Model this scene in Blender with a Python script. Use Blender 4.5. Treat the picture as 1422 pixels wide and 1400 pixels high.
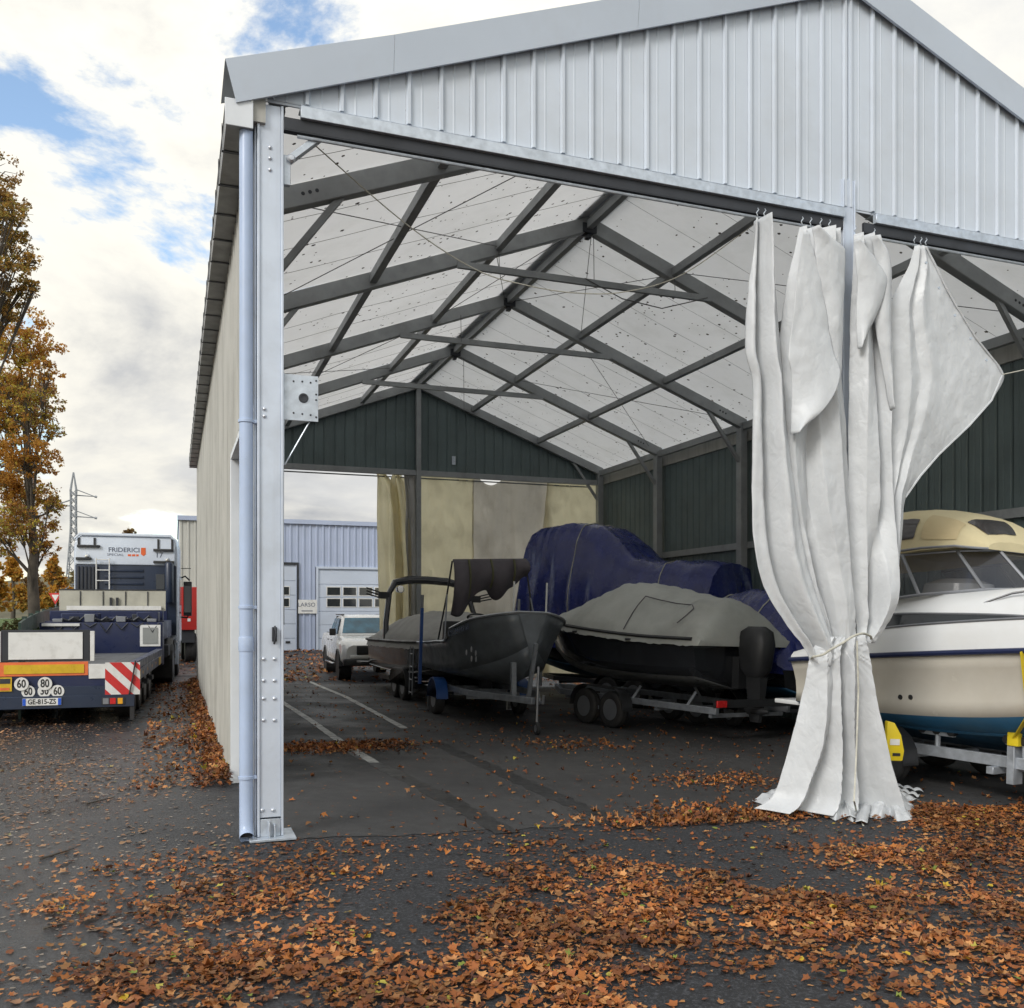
import bpy, bmesh, math, random
import numpy as np
from mathutils import Vector, Matrix, Quaternion, noise as mnoise
for o in list(bpy.data.objects): bpy.data.objects.remove(o)
sc = bpy.context.scene
C = sc.collection
rad = math.radians
random.seed(7); rng = np.random.default_rng(11)

# ------------------------------------------------------------------ camera
# world axes: X runs along the open front of the shelter, Y into it, origin at the foot of its corner post
YAW = rad(20.2); FPX = 1277.0; HZ = 853.0; CXP = 711.0
RV = Vector((math.cos(YAW), -math.sin(YAW), 0)); FV = Vector((math.sin(YAW), math.cos(YAW), 0))
CAM = Vector((-0.67, -7.17, 1.70))
cd = bpy.data.cameras.new('camera'); cam = bpy.data.objects.new('camera', cd); C.objects.link(cam)
cam.location = CAM; cam.rotation_euler = (rad(90), 0, -YAW)
cd.sensor_width = 36; cd.lens = FPX/1422*36; cd.shift_y = (HZ-700)/1422; cd.clip_start = .05; cd.clip_end = 3000
sc.camera = cam
sc.render.resolution_x = 1024; sc.render.resolution_y = 1008

# ------------------------------------------------------------------ light
SUN_AZ = Vector((-0.78, -0.58, 0)).normalized(); SUN_EL = rad(33)
world = bpy.data.worlds.new('World'); sc.world = world; world.use_nodes = True
def build_world():
    nt = world.node_tree; N = nt.nodes; L = nt.links
    for n in list(N): N.remove(n)
    def nd(t, **k):
        n = N.new(t)
        for a, b in k.items(): setattr(n, a, b)
        return n
    def mth(op, a, b=None, c=None, clamp=False):
        n = nd('ShaderNodeMath', operation=op); n.use_clamp = clamp
        for i, x in enumerate((a, b, c)):
            if x is None: continue
            if isinstance(x, (int, float)): n.inputs[i].default_value = x
            else: L.new(x, n.inputs[i])
        return n.outputs[0]
    def mix(f, a, b):
        n = nd('ShaderNodeMix', data_type='RGBA')
        for s, x in ((n.inputs[0], f), (n.inputs[6], a), (n.inputs[7], b)):
            if isinstance(x, (int, float)): s.default_value = x
            elif isinstance(x, tuple): s.default_value = (*x, 1)
            else: L.new(x, s)
        return n.outputs[2]
    out = nd('ShaderNodeOutputWorld'); bg = nd('ShaderNodeBackground'); bg.inputs[1].default_value = 0.10
    L.new(bg.outputs[0], out.inputs[0])
    sky = nd('ShaderNodeTexSky', sky_type='NISHITA'); sky.sun_disc = False
    sky.sun_elevation = SUN_EL; sky.sun_rotation = math.atan2(SUN_AZ.x, SUN_AZ.y)
    sky.air_density = 1.2; sky.dust_density = .6
    tc = nd('ShaderNodeTexCoord'); sp = nd('ShaderNodeSeparateXYZ'); L.new(tc.outputs['Generated'], sp.inputs[0])
    X, Y, Z = sp.outputs
    zz = mth('MAXIMUM', Z, 0.0)
    den = mth('ADD', zz, 0.30)
    cb = nd('ShaderNodeCombineXYZ'); L.new(mth('DIVIDE', X, den), cb.inputs[0]); L.new(mth('DIVIDE', Y, den), cb.inputs[1])
    L.new(mth('MULTIPLY', zz, 1.2), cb.inputs[2])
    def noi(off, scale, det, rough, dist=0.):
        mp = nd('ShaderNodeMapping'); L.new(cb.outputs[0], mp.inputs[0]); mp.inputs[1].default_value = off
        n = nd('ShaderNodeTexNoise'); L.new(mp.outputs[0], n.inputs[0])
        n.inputs['Scale'].default_value = scale; n.inputs['Detail'].default_value = det
        n.inputs['Roughness'].default_value = rough; n.inputs['Distortion'].default_value = dist
        return n.outputs[0]
    def rng_(x, a, b, smooth=True):
        n = nd('ShaderNodeMapRange'); n.interpolation_type = 'SMOOTHSTEP' if smooth else 'LINEAR'
        L.new(x, n.inputs[0]); n.inputs[1].default_value = a; n.inputs[2].default_value = b
        return n.outputs[0]
    cov = noi((-7.95, -18.76, 3.66), 1.25, 11, .60, .25)
    sh = noi((-1.09, 8.75, 3.79), 1.55, 7, .5, .3)
    mask = rng_(cov, .42, .475)
    thick = rng_(cov, .45, .66)
    shade = rng_(sh, .36, .62)
    col = mix(shade, (3.5, 3.65, 3.95), (6.3, 6.3, 6.2))
    edge = mix(thick, (7.9, 7.65, 6.9), col)
    # clouds are brighter towards the veiled sun, and higher up (overcast law)
    dp = nd('ShaderNodeVectorMath', operation='DOT_PRODUCT'); L.new(tc.outputs['Generated'], dp.inputs[0])
    sd = Vector((SUN_AZ.x*math.cos(SUN_EL), SUN_AZ.y*math.cos(SUN_EL), math.sin(SUN_EL)))
    dp.inputs[1].default_value = sd
    glow = mth('POWER', mth('MAXIMUM', dp.outputs['Value'], 0.0), 5.0)
    gain = mth('ADD', mth('MULTIPLY_ADD', glow, .35, .86), mth('MULTIPLY', zz, .42))
    gv = nd('ShaderNodeVectorMath', operation='SCALE'); L.new(edge, gv.inputs[0]); L.new(gain, gv.inputs[3])
    bl = nd('ShaderNodeVectorMath', operation='SCALE'); L.new(sky.outputs[0], bl.inputs[0]); bl.inputs[3].default_value = 1.75
    fin = mix(mask, bl.outputs[0], gv.outputs[0])
    L.new(fin, bg.inputs[0])
build_world()
sl = bpy.data.lights.new('sun', 'SUN'); so = bpy.data.objects.new('sun', sl); C.objects.link(so)
sl.energy = 1.45; sl.angle = rad(20); sl.color = (1, .965, .91)
sdir = Vector((SUN_AZ.x*math.cos(SUN_EL), SUN_AZ.y*math.cos(SUN_EL), math.sin(SUN_EL)))
so.rotation_euler = sdir.to_track_quat('Z', 'Y').to_euler(); so.location = (-20, 0, 30)
sc.view_settings.view_transform = 'Standard'; sc.view_settings.look = 'None'
sc.view_settings.gamma = 1; sc.view_settings.use_curve_mapping = False
sc.view_settings.exposure = 0.45

# ------------------------------------------------------------------ ground height, pixel rays
def sstep(a, b, x):
    x = min(1, max(0, (x-a)/(b-a))); return x*x*(3-2*x)
SLOPE = .035
def gz(s, t):
    p = s if s > .6 else (0 if s < -.6 else (s+.6)**2/2.4)
    p = min(p, 16)
    return -SLOPE*p*(1-sstep(15, 32, t))
def ray(px, py): return FV + RV*((px-CXP)/FPX) + Vector((0, 0, (HZ-py)/FPX))
def on_t(px, py, t):
    d = ray(px, py); return CAM + d*((t-CAM.y)/d.y)
def on_s(px, py, s):
    d = ray(px, py); return CAM + d*((s-CAM.x)/d.x)
def at_d(px, py, dep): return CAM + ray(px, py)*dep
def on_g(px, py):
    d = ray(px, py); k = -CAM.z/d.z
    for _ in range(12):
        p = CAM + d*k; k = (gz(p.x, p.y)-CAM.z)/d.z
    p = CAM + d*k; return Vector((p.x, p.y, gz(p.x, p.y)))
def cw(lat, dep):
    p = CAM + RV*lat + FV*dep; return Vector((p.x, p.y, gz(p.x, p.y)))
def hd(lat, dep):      # heading given in camera axes -> rotation about Z for local +Y
    v = RV*lat + FV*dep; return math.atan2(-v.x, v.y)

# ------------------------------------------------------------------ mesh builder
def link(o, parent=None):
    C.objects.link(o)
    if parent is not None: o.parent = parent
    return o
class MB:
    def __init__(s): s.v = []; s.f = []
    def add(s, vs, fs):
        n = len(s.v); s.v += [tuple(v) for v in vs]; s.f += [tuple(i+n for i in f) for f in fs]; return s
    def bx(s, x0, x1, y0, y1, z0, z1):
        return s.add([(x0,y0,z0),(x1,y0,z0),(x1,y1,z0),(x0,y1,z0),(x0,y0,z1),(x1,y0,z1),(x1,y1,z1),(x0,y1,z1)],
                     [(0,3,2,1),(4,5,6,7),(0,1,5,4),(1,2,6,5),(2,3,7,6),(3,0,4,7)])
    def bar(s, p, q, w, h, up=(0,0,1)):
        p = Vector(p); q = Vector(q); d = (q-p).normalized(); u = Vector(up)
        if abs(d.dot(u)) > .98: u = Vector((0,1,0))
        a = d.cross(u).normalized(); b = a.cross(d).normalized(); a = a*w/2; b = b*h/2
        return s.add([p-a-b,p+a-b,p+a+b,p-a+b,q-a-b,q+a-b,q+a+b,q-a+b],
                     [(0,3,2,1),(4,5,6,7),(0,1,5,4),(1,2,6,5),(2,3,7,6),(3,0,4,7)])
    def tube(s, pts, r, n=8, cap=True):
        pts = [Vector(p) for p in pts]; m = len(pts)
        rs = r if isinstance(r, (list, tuple)) else [r]*m
        base = len(s.v); a = None
        for i, p in enumerate(pts):
            d = (pts[min(i+1,m-1)]-pts[max(i-1,0)]).normalized()
            if a is None:
                a = d.cross(Vector((0,0,1)))
                if a.length < .05: a = d.cross(Vector((0,1,0)))
            a = (a - d*a.dot(d)).normalized(); b = d.cross(a)
            for k in range(n):
                t = 2*math.pi*k/n; s.v.append(tuple(p + a*(math.cos(t)*rs[i]) + b*(math.sin(t)*rs[i])))
        for i in range(m-1):
            for k in range(n):
                k2 = (k+1) % n
                s.f.append((base+i*n+k, base+i*n+k2, base+(i+1)*n+k2, base+(i+1)*n+k))
        if cap:
            s.f.append(tuple(base+k for k in reversed(range(n)))); s.f.append(tuple(base+(m-1)*n+k for k in range(n)))
        return s
    def lathe(s, prof, c=(0,0,0), axis='X', n=20):
        base = len(s.v)
        for r, a in prof:
            for k in range(n):
                t = 2*math.pi*k/n; u, v = r*math.cos(t), r*math.sin(t)
                p = (a,u,v) if axis == 'X' else ((u,a,v) if axis == 'Y' else (u,v,a))
                s.v.append((p[0]+c[0], p[1]+c[1], p[2]+c[2]))
        for i in range(len(prof)-1):
            for k in range(n):
                k2 = (k+1) % n
                s.f.append((base+i*n+k, base+i*n+k2, base+(i+1)*n+k2, base+(i+1)*n+k))
        if prof[0][0] > 1e-4: s.f.append(tuple(base+k for k in range(n)))
        if prof[-1][0] > 1e-4: s.f.append(tuple(base+(len(prof)-1)*n+k for k in range(n)))
        return s
    def prism(s, poly, axis, a0, a1):
        n = len(poly)
        def P(u, v, a): return (a,u,v) if axis == 'X' else ((u,a,v) if axis == 'Y' else (u,v,a))
        s.add([P(u,v,a0) for u,v in poly] + [P(u,v,a1) for u,v in poly],
              [tuple(range(n)), tuple(range(2*n-1, n-1, -1))] + [(i,(i+1)%n,n+(i+1)%n,n+i) for i in range(n)])
        return s
    def loft(s, rings, closed=True, cap=True):
        base = len(s.v); n = len(rings[0]); m = len(rings)
        for r in rings: s.v += [tuple(p) for p in r]
        for i in range(m-1):
            for k in range(n if closed else n-1):
                k2 = (k+1) % n
                s.f.append((base+i*n+k, base+i*n+k2, base+(i+1)*n+k2, base+(i+1)*n+k))
        if cap and closed:
            s.f.append(tuple(base+k for k in range(n))); s.f.append(tuple(base+(m-1)*n+k for k in range(n)))
        return s
    def grid(s, fn, nu, nv):
        base = len(s.v)
        for j in range(nv+1):
            for i in range(nu+1): s.v.append(tuple(fn(i/nu, j/nv)))
        for j in range(nv):
            for i in range(nu):
                a = base+j*(nu+1)+i; s.f.append((a, a+1, a+nu+2, a+nu+1))
        return s
    def quad(s, a, b, c, d): return s.add([a,b,c,d], [(0,1,2,3)])
    def mesh(s, name, mat, bevel=0, seg=2, smooth=None, recalc=True, weld=False):
        me = bpy.data.meshes.new(name); me.from_pydata(s.v, [], s.f)
        bm = bmesh.new(); bm.from_mesh(me)
        if weld: bmesh.ops.remove_doubles(bm, verts=bm.verts, dist=1e-4)
        if recalc: bmesh.ops.recalc_face_normals(bm, faces=bm.faces)
        if bevel:
            es = [e for e in bm.edges if len(e.link_faces) == 2 and e.calc_face_angle(0) > .5]
            bmesh.ops.bevel(bm, geom=es, offset=bevel, segments=seg, affect='EDGES', profile=.6, clamp_overlap=True)
        bm.to_mesh(me); bm.free()
        if mat: me.materials.append(mat)
        if smooth is None: smooth = bevel > 0
        if smooth:
            me.polygons.foreach_set('use_smooth', [True]*len(me.polygons))
            me.set_sharp_from_angle(angle=rad(smooth if smooth is not True else 38))
        me.update(); return me
    def build(s, name, mat, parent=None, **k):
        o = bpy.data.objects.new(name, s.mesh(name, mat, **k)); return link(o, parent)
def inst(name, me, parent=None, loc=(0,0,0), rot=None, scale=None):
    o = bpy.data.objects.new(name, me); o.location = loc
    if rot is not None: o.rotation_euler = rot
    if scale is not None: o.scale = scale
    return link(o, parent)
def tag(o, label=None, cat=None, group=None, kind=None):
    if label: o['label'] = label
    if cat: o['category'] = cat
    if group: o['group'] = group
    if kind: o['kind'] = kind
    return o
def thing(name, label, cat, loc=(0,0,0), rz=0, group=None, tilt=True):
    o = bpy.data.objects.new(name, None); C.objects.link(o); o.empty_display_size = .2
    o.location = loc
    if tilt:
        x, y = loc[0], loc[1]; e = 1.0
        nrm = Vector((-(gz(x+e,y)-gz(x-e,y))/(2*e), -(gz(x,y+e)-gz(x,y-e))/(2*e), 1)).normalized()
        q = Vector((0,0,1)).rotation_difference(nrm) @ Quaternion((0,0,1), rz)
        o.rotation_mode = 'QUATERNION'; o.rotation_quaternion = q
    else: o.rotation_euler = (0,0,rz)
    return tag(o, label, cat, group)
def lettering(name, txt, size, mat, parent, M4, depth=.003, align='CENTER', bold=0., xs=1.):
    cu = bpy.data.curves.new('tmp', 'FONT'); cu.body = txt; cu.size = size; cu.align_x = align; cu.align_y = 'CENTER'
    cu.extrude = depth; cu.offset = bold; cu.resolution_u = 3
    to = bpy.data.objects.new('tmp', cu); C.objects.link(to)
    me = bpy.data.meshes.new_from_object(to.evaluated_get(bpy.context.evaluated_depsgraph_get()))
    bpy.data.objects.remove(to)
    me.transform(M4 @ Matrix.Diagonal((xs,1,1,1))); me.materials.clear(); me.materials.append(mat); me.name = name
    return link(bpy.data.objects.new(name, me), parent)
def face_m(loc, right, up):
    r = Vector(right).normalized(); u = Vector(up).normalized(); n = r.cross(u)
    return Matrix(((r.x,u.x,n.x,loc[0]),(r.y,u.y,n.y,loc[1]),(r.z,u.z,n.z,loc[2]),(0,0,0,1)))
def crom(pts, x):           # Catmull-Rom over rows [(x, a, b, ...)]
    n = len(pts); i = 0
    while i < n-2 and x > pts[i+1][0]: i += 1
    p1, p2 = pts[i], pts[i+1]; p0 = pts[max(i-1,0)]; p3 = pts[min(i+2,n-1)]
    h = p2[0]-p1[0]; t = (x-p1[0])/h if h else 0; t = min(1, max(0, t)); out = []
    for k in range(1, len(p1)):
        m1 = (p2[k]-p0[k])/max(1e-6,(p2[0]-p0[0]))*h; m2 = (p3[k]-p1[k])/max(1e-6,(p3[0]-p1[0]))*h
        out.append((2*t**3-3*t*t+1)*p1[k]+(t**3-2*t*t+t)*m1+(-2*t**3+3*t*t)*p2[k]+(t**3-t*t)*m2)
    return out

# ------------------------------------------------------------------ materials
def material(name, col, rough=.5, metal=0., var=.18, vs=2.5, dirt=None, dirt_amt=0., dscale=1.2, bump=0., bs=40.,
             bstretch=None, rvar=.1, coat=0., spec=.5, vstretch=None, trans=0., alpha=1., streak=0., wet=0.):
    m = bpy.data.materials.new(name); m.use_nodes = True
    nt = m.node_tree; N = nt.nodes; L = nt.links; b = N['Principled BSDF']
    b.inputs['Base Color'].default_value = (*col, 1); b.inputs['Roughness'].default_value = rough; b.inputs['Metallic'].default_value = metal
    b.inputs['Coat Weight'].default_value = coat; b.inputs['Coat Roughness'].default_value = .08
    b.inputs['Specular IOR Level'].default_value = spec
    geo = N.new('ShaderNodeNewGeometry')
    def noi(scale, det=5, stretch=None, rough_=.55):
        src = geo.outputs['Position']
        if stretch:
            mp = N.new('ShaderNodeMapping'); L.new(src, mp.inputs[0]); mp.inputs[3].default_value = stretch; src = mp.outputs[0]
        n = N.new('ShaderNodeTexNoise'); L.new(src, n.inputs[0]); n.inputs['Scale'].default_value = scale
        n.inputs['Detail'].default_value = det; n.inputs['Roughness'].default_value = rough_; return n.outputs[0]
    def mr(x, a, b_, c, d):
        n = N.new('ShaderNodeMapRange'); L.new(x, n.inputs[0])
        for i, q in enumerate((a, b_, c, d)): n.inputs[i+1].default_value = q
        return n.outputs[0]
    def mixc(f, A, B, mode='MIX'):
        n = N.new('ShaderNodeMix'); n.data_type = 'RGBA'; n.blend_type = mode
        for s_, x in ((n.inputs[0], f), (n.inputs[6], A), (n.inputs[7], B)):
            if isinstance(x, (int, float)): s_.default_value = x
            elif isinstance(x, tuple): s_.default_value = (*x, 1)
            else: L.new(x, s_)
        return n.outputs[2]
    c = None
    if var:
        n1 = noi(vs, 6, vstretch)
        f = mr(n1, .3, .7, 0, 1)
        c = mixc(f, tuple(x*(1-var) for x in col), tuple(min(1, x*(1+var)) for x in col))
    if dirt and dirt_amt:
        n2 = noi(dscale, 8, vstretch, .65)
        f2 = mr(n2, .48, .72, 0, dirt_amt)
        c = mixc(f2, c if c is not None else col, dirt)
    if streak:
        n3 = noi(7, 5, (1, 1, .06), .6)
        f3 = mr(n3, .5, .75, 0, streak)
        c = mixc(f3, c if c is not None else col, dirt or (.05,.05,.045))
    if c is not None: L.new(c, b.inputs['Base Color'])
    if rvar:
        L.new(mr(noi(vs*2.3, 5), .3, .7, max(0, rough-rvar), min(1, rough+rvar)), b.inputs['Roughness'])
    if bump:
        bn = N.new('ShaderNodeBump'); bn.inputs['Strength'].default_value = bump; bn.inputs['Distance'].default_value = .02
        L.new(noi(bs, 4, bstretch), bn.inputs['Height']); L.new(bn.outputs[0], b.inputs['Normal'])
    if trans:
        t = N.new('ShaderNodeBsdfTranslucent'); mx = N.new('ShaderNodeMixShader'); mx.inputs[0].default_value = trans
        if c is not None: L.new(c, t.inputs[0])
        else: t.inputs[0].default_value = (*col, 1)
        L.new(b.outputs[0], mx.inputs[1]); L.new(t.outputs[0], mx.inputs[2]); L.new(mx.outputs[0], N['Material Output'].inputs[0])
    if alpha < 1:
        g = N.new('ShaderNodeBsdfTransparent'); mx = N.new('ShaderNodeMixShader'); mx.inputs[0].default_value = alpha
        L.new(g.outputs[0], mx.inputs[1]); L.new(b.outputs[0], mx.inputs[2]); L.new(mx.outputs[0], N['Material Output'].inputs[0])
    return m
def attr_mat(name, rough=.7, trans=0., spec=.3):
    m = bpy.data.materials.new(name); m.use_nodes = True; nt = m.node_tree; N = nt.nodes; L = nt.links; b = N['Principled BSDF']
    a = N.new('ShaderNodeAttribute'); a.attribute_name = 'tint'; L.new(a.outputs[0], b.inputs['Base Color'])
    b.inputs['Roughness'].default_value = rough; b.inputs['Specular IOR Level'].default_value = spec
    if trans:
        t = N.new('ShaderNodeBsdfTranslucent'); L.new(a.outputs[0], t.inputs[0])
        mx = N.new('ShaderNodeMixShader'); mx.inputs[0].default_value = trans
        L.new(b.outputs[0], mx.inputs[1]); L.new(t.outputs[0], mx.inputs[2]); L.new(mx.outputs[0], N['Material Output'].inputs[0])
    return m
def leaf_mesh(name, V, F, colf, mat):
    """V (n,k,3) float, F list of local faces, colf (n,3)"""
    n, k, _ = V.shape
    me = bpy.data.meshes.new(name)
    F = np.array(F); fs = (F[None] + (np.arange(n)*k)[:, None, None]).reshape(-1, F.shape[1])
    nf = len(fs); w = F.shape[1]
    me.vertices.add(n*k); me.vertices.foreach_set('co', V.reshape(-1).astype(np.float32))
    me.loops.add(nf*w); me.loops.foreach_set('vertex_index', fs.reshape(-1).astype(np.int32))
    me.polygons.add(nf); me.polygons.foreach_set('loop_start', (np.arange(nf)*w).astype(np.int32))
    try: me.polygons.foreach_set('loop_total', np.full(nf, w, np.int32))
    except Exception: pass
    at = me.attributes.new('tint', 'FLOAT_COLOR', 'POINT')
    cc = np.ones((n*k, 4), np.float32); cc[:, :3] = np.repeat(colf, k, 0); at.data.foreach_set('color', cc.reshape(-1))
    me.materials.append(mat); me.update(calc_edges=True); me.validate(); return me

m_asphalt = None
def ground_material(name, base, lite, gloss, floor=False):
    m = bpy.data.materials.new(name); m.use_nodes = True; nt = m.node_tree; N = nt.nodes; L = nt.links; b = N['Principled BSDF']
    geo = N.new('ShaderNodeNewGeometry'); pos = geo.outputs['Position']
    def noi(scale, det=4, stretch=None, r=.55):
        s_ = pos
        if stretch:
            mp = N.new('ShaderNodeMapping'); L.new(pos, mp.inputs[0]); mp.inputs[3].default_value = stretch; s_ = mp.outputs[0]
        n = N.new('ShaderNodeTexNoise'); L.new(s_, n.inputs[0]); n.inputs['Scale'].default_value = scale
        n.inputs['Detail'].default_value = det; n.inputs['Roughness'].default_value = r; return n.outputs[0]
    def mr(x, a, b_, c, d):
        n = N.new('ShaderNodeMapRange'); L.new(x, n.inputs[0])
        for i, q in enumerate((a, b_, c, d)): n.inputs[i+1].default_value = q
        return n.outputs[0]
    def mixc(f, A, B, mode='MIX'):
        n = N.new('ShaderNodeMix'); n.data_type = 'RGBA'; n.blend_type = mode
        for s_, x in ((n.inputs[0], f), (n.inputs[6], A), (n.inputs[7], B)):
            if isinstance(x, (int, float)): s_.default_value = x
            elif isinstance(x, tuple): s_.default_value = (*x, 1)
            else: L.new(x, s_)
        return n.outputs[2]
    big = noi(.55, 6); agg = noi(44, 5, None, .85); mid = noi(4.5, 7, None, .65)
    c = mixc(mr(big, .35, .65, 0, 1), base, lite)
    if not floor:      # lane along the side wall: its wet sheen is put into a lighter base colour
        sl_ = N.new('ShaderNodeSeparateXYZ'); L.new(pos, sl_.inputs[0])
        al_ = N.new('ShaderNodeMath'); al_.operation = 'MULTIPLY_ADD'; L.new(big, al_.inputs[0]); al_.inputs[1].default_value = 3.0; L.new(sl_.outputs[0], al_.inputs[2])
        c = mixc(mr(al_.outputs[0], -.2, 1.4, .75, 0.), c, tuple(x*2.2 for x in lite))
    c = mixc(mr(mid, .35, .7, 0, .55), c, tuple(x*.45 for x in base))
    c = mixc(mr(agg, .50, .62, 0, 1.0), c, tuple(x*3.0 for x in lite), 'MIX') if not floor else mixc(mr(agg, .4, .8, 0, .35), c, tuple(x*1.6 for x in lite))
    L.new(c, b.inputs['Base Color'])
    wet = noi(.8, 6, None, .6)
    ro = mr(wet, .38, .62, gloss[0], gloss[1])
    if not floor:      # the lane along the side wall is wet, the apron in front has dried more
        sx_ = N.new('ShaderNodeSeparateXYZ'); L.new(pos, sx_.inputs[0])
        ad = N.new('ShaderNodeMath'); ad.operation = 'MULTIPLY_ADD'; L.new(wet, ad.inputs[0]); ad.inputs[1].default_value = 2.4; L.new(sx_.outputs[0], ad.inputs[2])
        fac = mr(ad.outputs[0], -.6, 1.6, .22, 1.0)
        mu = N.new('ShaderNodeMath'); mu.operation = 'MULTIPLY'; L.new(ro, mu.inputs[0]); L.new(fac, mu.inputs[1]); ro = mu.outputs[0]
    L.new(ro, b.inputs['Roughness'])
    b.inputs['Specular IOR Level'].default_value = .5 if not floor else .4
    bn = N.new('ShaderNodeBump'); bn.inputs['Strength'].default_value = .6 if not floor else .5; bn.inputs['Distance'].default_value = .012
    L.new(agg, bn.inputs['Height']); L.new(bn.outputs[0], b.inputs['Normal'])
    return m
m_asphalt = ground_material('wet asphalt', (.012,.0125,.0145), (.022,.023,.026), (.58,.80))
m_floor = ground_material('shelter floor asphalt', (.040,.040,.041), (.062,.061,.060), (.55,.85), True)
m_paint = material('worn road paint', (.42,.42,.40), .7, var=.3, vs=6, dirt=(.06,.06,.06), dirt_amt=.95, dscale=5)
m_tyremark = material('tyre marks', (.022,.022,.022), .5, var=.3, vs=3, rvar=.15)
m_panel = material('white grey steel sheet', (.57,.625,.695), .42, var=.05, vs=1.2, dirt=(.42,.43,.43), dirt_amt=.35, dscale=.9, rvar=.08, streak=.10)
m_trim = material('grey trim sheet', (.52,.58,.66), .4, var=.04, vs=1, dirt=(.4,.41,.42), dirt_amt=.25)
m_side = material('beige white side sheet', (.44,.435,.40), .45, var=.07, vs=1.2, dirt=(.20,.195,.17), dirt_amt=.4, dscale=.8, streak=.65)  # dirt streaks, deepened so the colour also stands in for rib shading
m_jamb = material('white jamb', (.68,.71,.74), .45, var=.05, dirt=(.4,.4,.38), dirt_amt=.3)
m_galv = material('galvanised steel', (.55,.60,.66), .42, .55, var=.16, vs=14, dirt=(.35,.38,.41), dirt_amt=.4, dscale=5, rvar=.12)
m_post = material('pale aluminium post', (.60,.66,.75), .40, .25, var=.07, vs=3, dirt=(.36,.37,.38), dirt_amt=.4, dscale=1.6, streak=.32)
m_steel = material('dull steel frame', (.33,.345,.35), .55, .25, var=.16, vs=4, dirt=(.08,.075,.07), dirt_amt=.5, dscale=2)
m_dark = material('dark steel', (.035,.038,.045), .5, .2, var=.2)
m_green = material('dark green grey sheet', (.115,.155,.155), .5, var=.10, vs=1.5, dirt=(.075,.095,.095), dirt_amt=.6, dscale=1.1, streak=.2)
m_pvcpipe = material('blue grey plastic pipe', (.40,.49,.66), .35, var=.05, dirt=(.32,.36,.42), dirt_amt=.35, dscale=2)
m_gut = material('gutter zinc', (.30,.30,.29), .5, .35, var=.2, vs=3, dirt=(.12,.115,.10), dirt_amt=.6, dscale=2.5)
m_bolt = material('bolt', (.60,.63,.68), .35, .6, var=.1)
m_membrane = material('white roof membrane', (.80,.80,.80), .6, var=.05, vs=.7, dirt=(.60,.60,.58), dirt_amt=.5, dscale=1.4, trans=.40, spec=.25, bump=.3, bs=5, bstretch=(.5,7,.5))
def curtain_material(name, col, trans):
    m = material(name, col, .40, var=.03, vs=1.5, dirt=tuple(x*.80 for x in col), dirt_amt=.7, dscale=1.6, trans=trans, spec=.35, streak=.22)
    nt = m.node_tree; N = nt.nodes; L = nt.links; b = N['Principled BSDF']; geo = N.new('ShaderNodeNewGeometry'); h = None
    for scale, st, amp in ((2.6,(1.5,1.5,.8),1.0),(6.5,(1.3,1.3,.9),.55),(15,(1,1,.8),.25)):
        mp = N.new('ShaderNodeMapping'); L.new(geo.outputs['Position'], mp.inputs[0]); mp.inputs[3].default_value = st; mp.inputs[2].default_value = (.3,.5,.2)
        n = N.new('ShaderNodeTexNoise'); L.new(mp.outputs[0], n.inputs[0]); n.inputs['Scale'].default_value = scale; n.inputs['Detail'].default_value = 1.5; n.inputs['Distortion'].default_value = .6
        s_ = N.new('ShaderNodeMath'); s_.operation = 'SUBTRACT'; L.new(n.outputs[0], s_.inputs[0]); s_.inputs[1].default_value = .5
        a_ = N.new('ShaderNodeMath'); a_.operation = 'ABSOLUTE'; L.new(s_.outputs[0], a_.inputs[0])
        k = N.new('ShaderNodeMath'); k.operation = 'MULTIPLY'; L.new(a_.outputs[0], k.inputs[0]); k.inputs[1].default_value = amp
        if h is None: h = k.outputs[0]
        else:
            q = N.new('ShaderNodeMath'); q.operation = 'ADD'; L.new(h, q.inputs[0]); L.new(k.outputs[0], q.inputs[1]); h = q.outputs[0]
    bn = N.new('ShaderNodeBump'); bn.inputs['Strength'].default_value = .28; bn.inputs['Distance'].default_value = .06
    L.new(h, bn.inputs['Height']); L.new(bn.outputs[0], b.inputs['Normal'])
    return m
m_curtain = curtain_material('white pvc curtain', (.605,.625,.64), .07)
m_wire = material('wire', (.12,.12,.12), .5, .5, var=0)
m_rope = material('pale rope', (.48,.47,.40), .8, var=.2, vs=20)
m_black = material('black rubber', (.018,.018,.019), .6, var=.2, vs=6)
m_blackp = material('black plastic', (.025,.026,.028), .45, var=.15)
# ------------------------------------------------------------------ ground
def axis(vals):
    out = []
    for a, b, n in vals: out += [a+(b-a)*i/n for i in range(n)]
    return out + [vals[-1][1]]
def make_ground():
    xs = axis([(-900,-120,8),(-120,-24,12),(-24,-4,10),(-4,20,48),(20,120,12),(120,900,8)])
    ys = axis([(-200,-14,6),(-14,20,34),(20,40,20),(40,160,12),(160,1500,8)])
    b = MB(); b.grid(lambda u, v: (0,0,0), len(xs)-1, len(ys)-1)
    b.v = [(x, y, gz(x, y)) for y in ys for x in xs]
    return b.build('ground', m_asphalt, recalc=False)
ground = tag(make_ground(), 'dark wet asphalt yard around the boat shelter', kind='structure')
def patch(name, xs, ys, dz, mat, parent=None):
    b = MB(); b.grid(lambda u, v: (0,0,0), len(xs)-1, len(ys)-1); b.v = [(x, y, gz(x, y)+dz) for y in ys for x in xs]
    o = b.build(name, mat, parent, recalc=False); return o
floor_xs = axis([(.02,10.86,150)]); floor_ys = axis([(-.08,16.75,30)])
fl = MB(); nfx = len(floor_xs)
fl.grid(lambda u, v: (0,0,0), nfx-1, len(floor_ys)-1)
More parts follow.
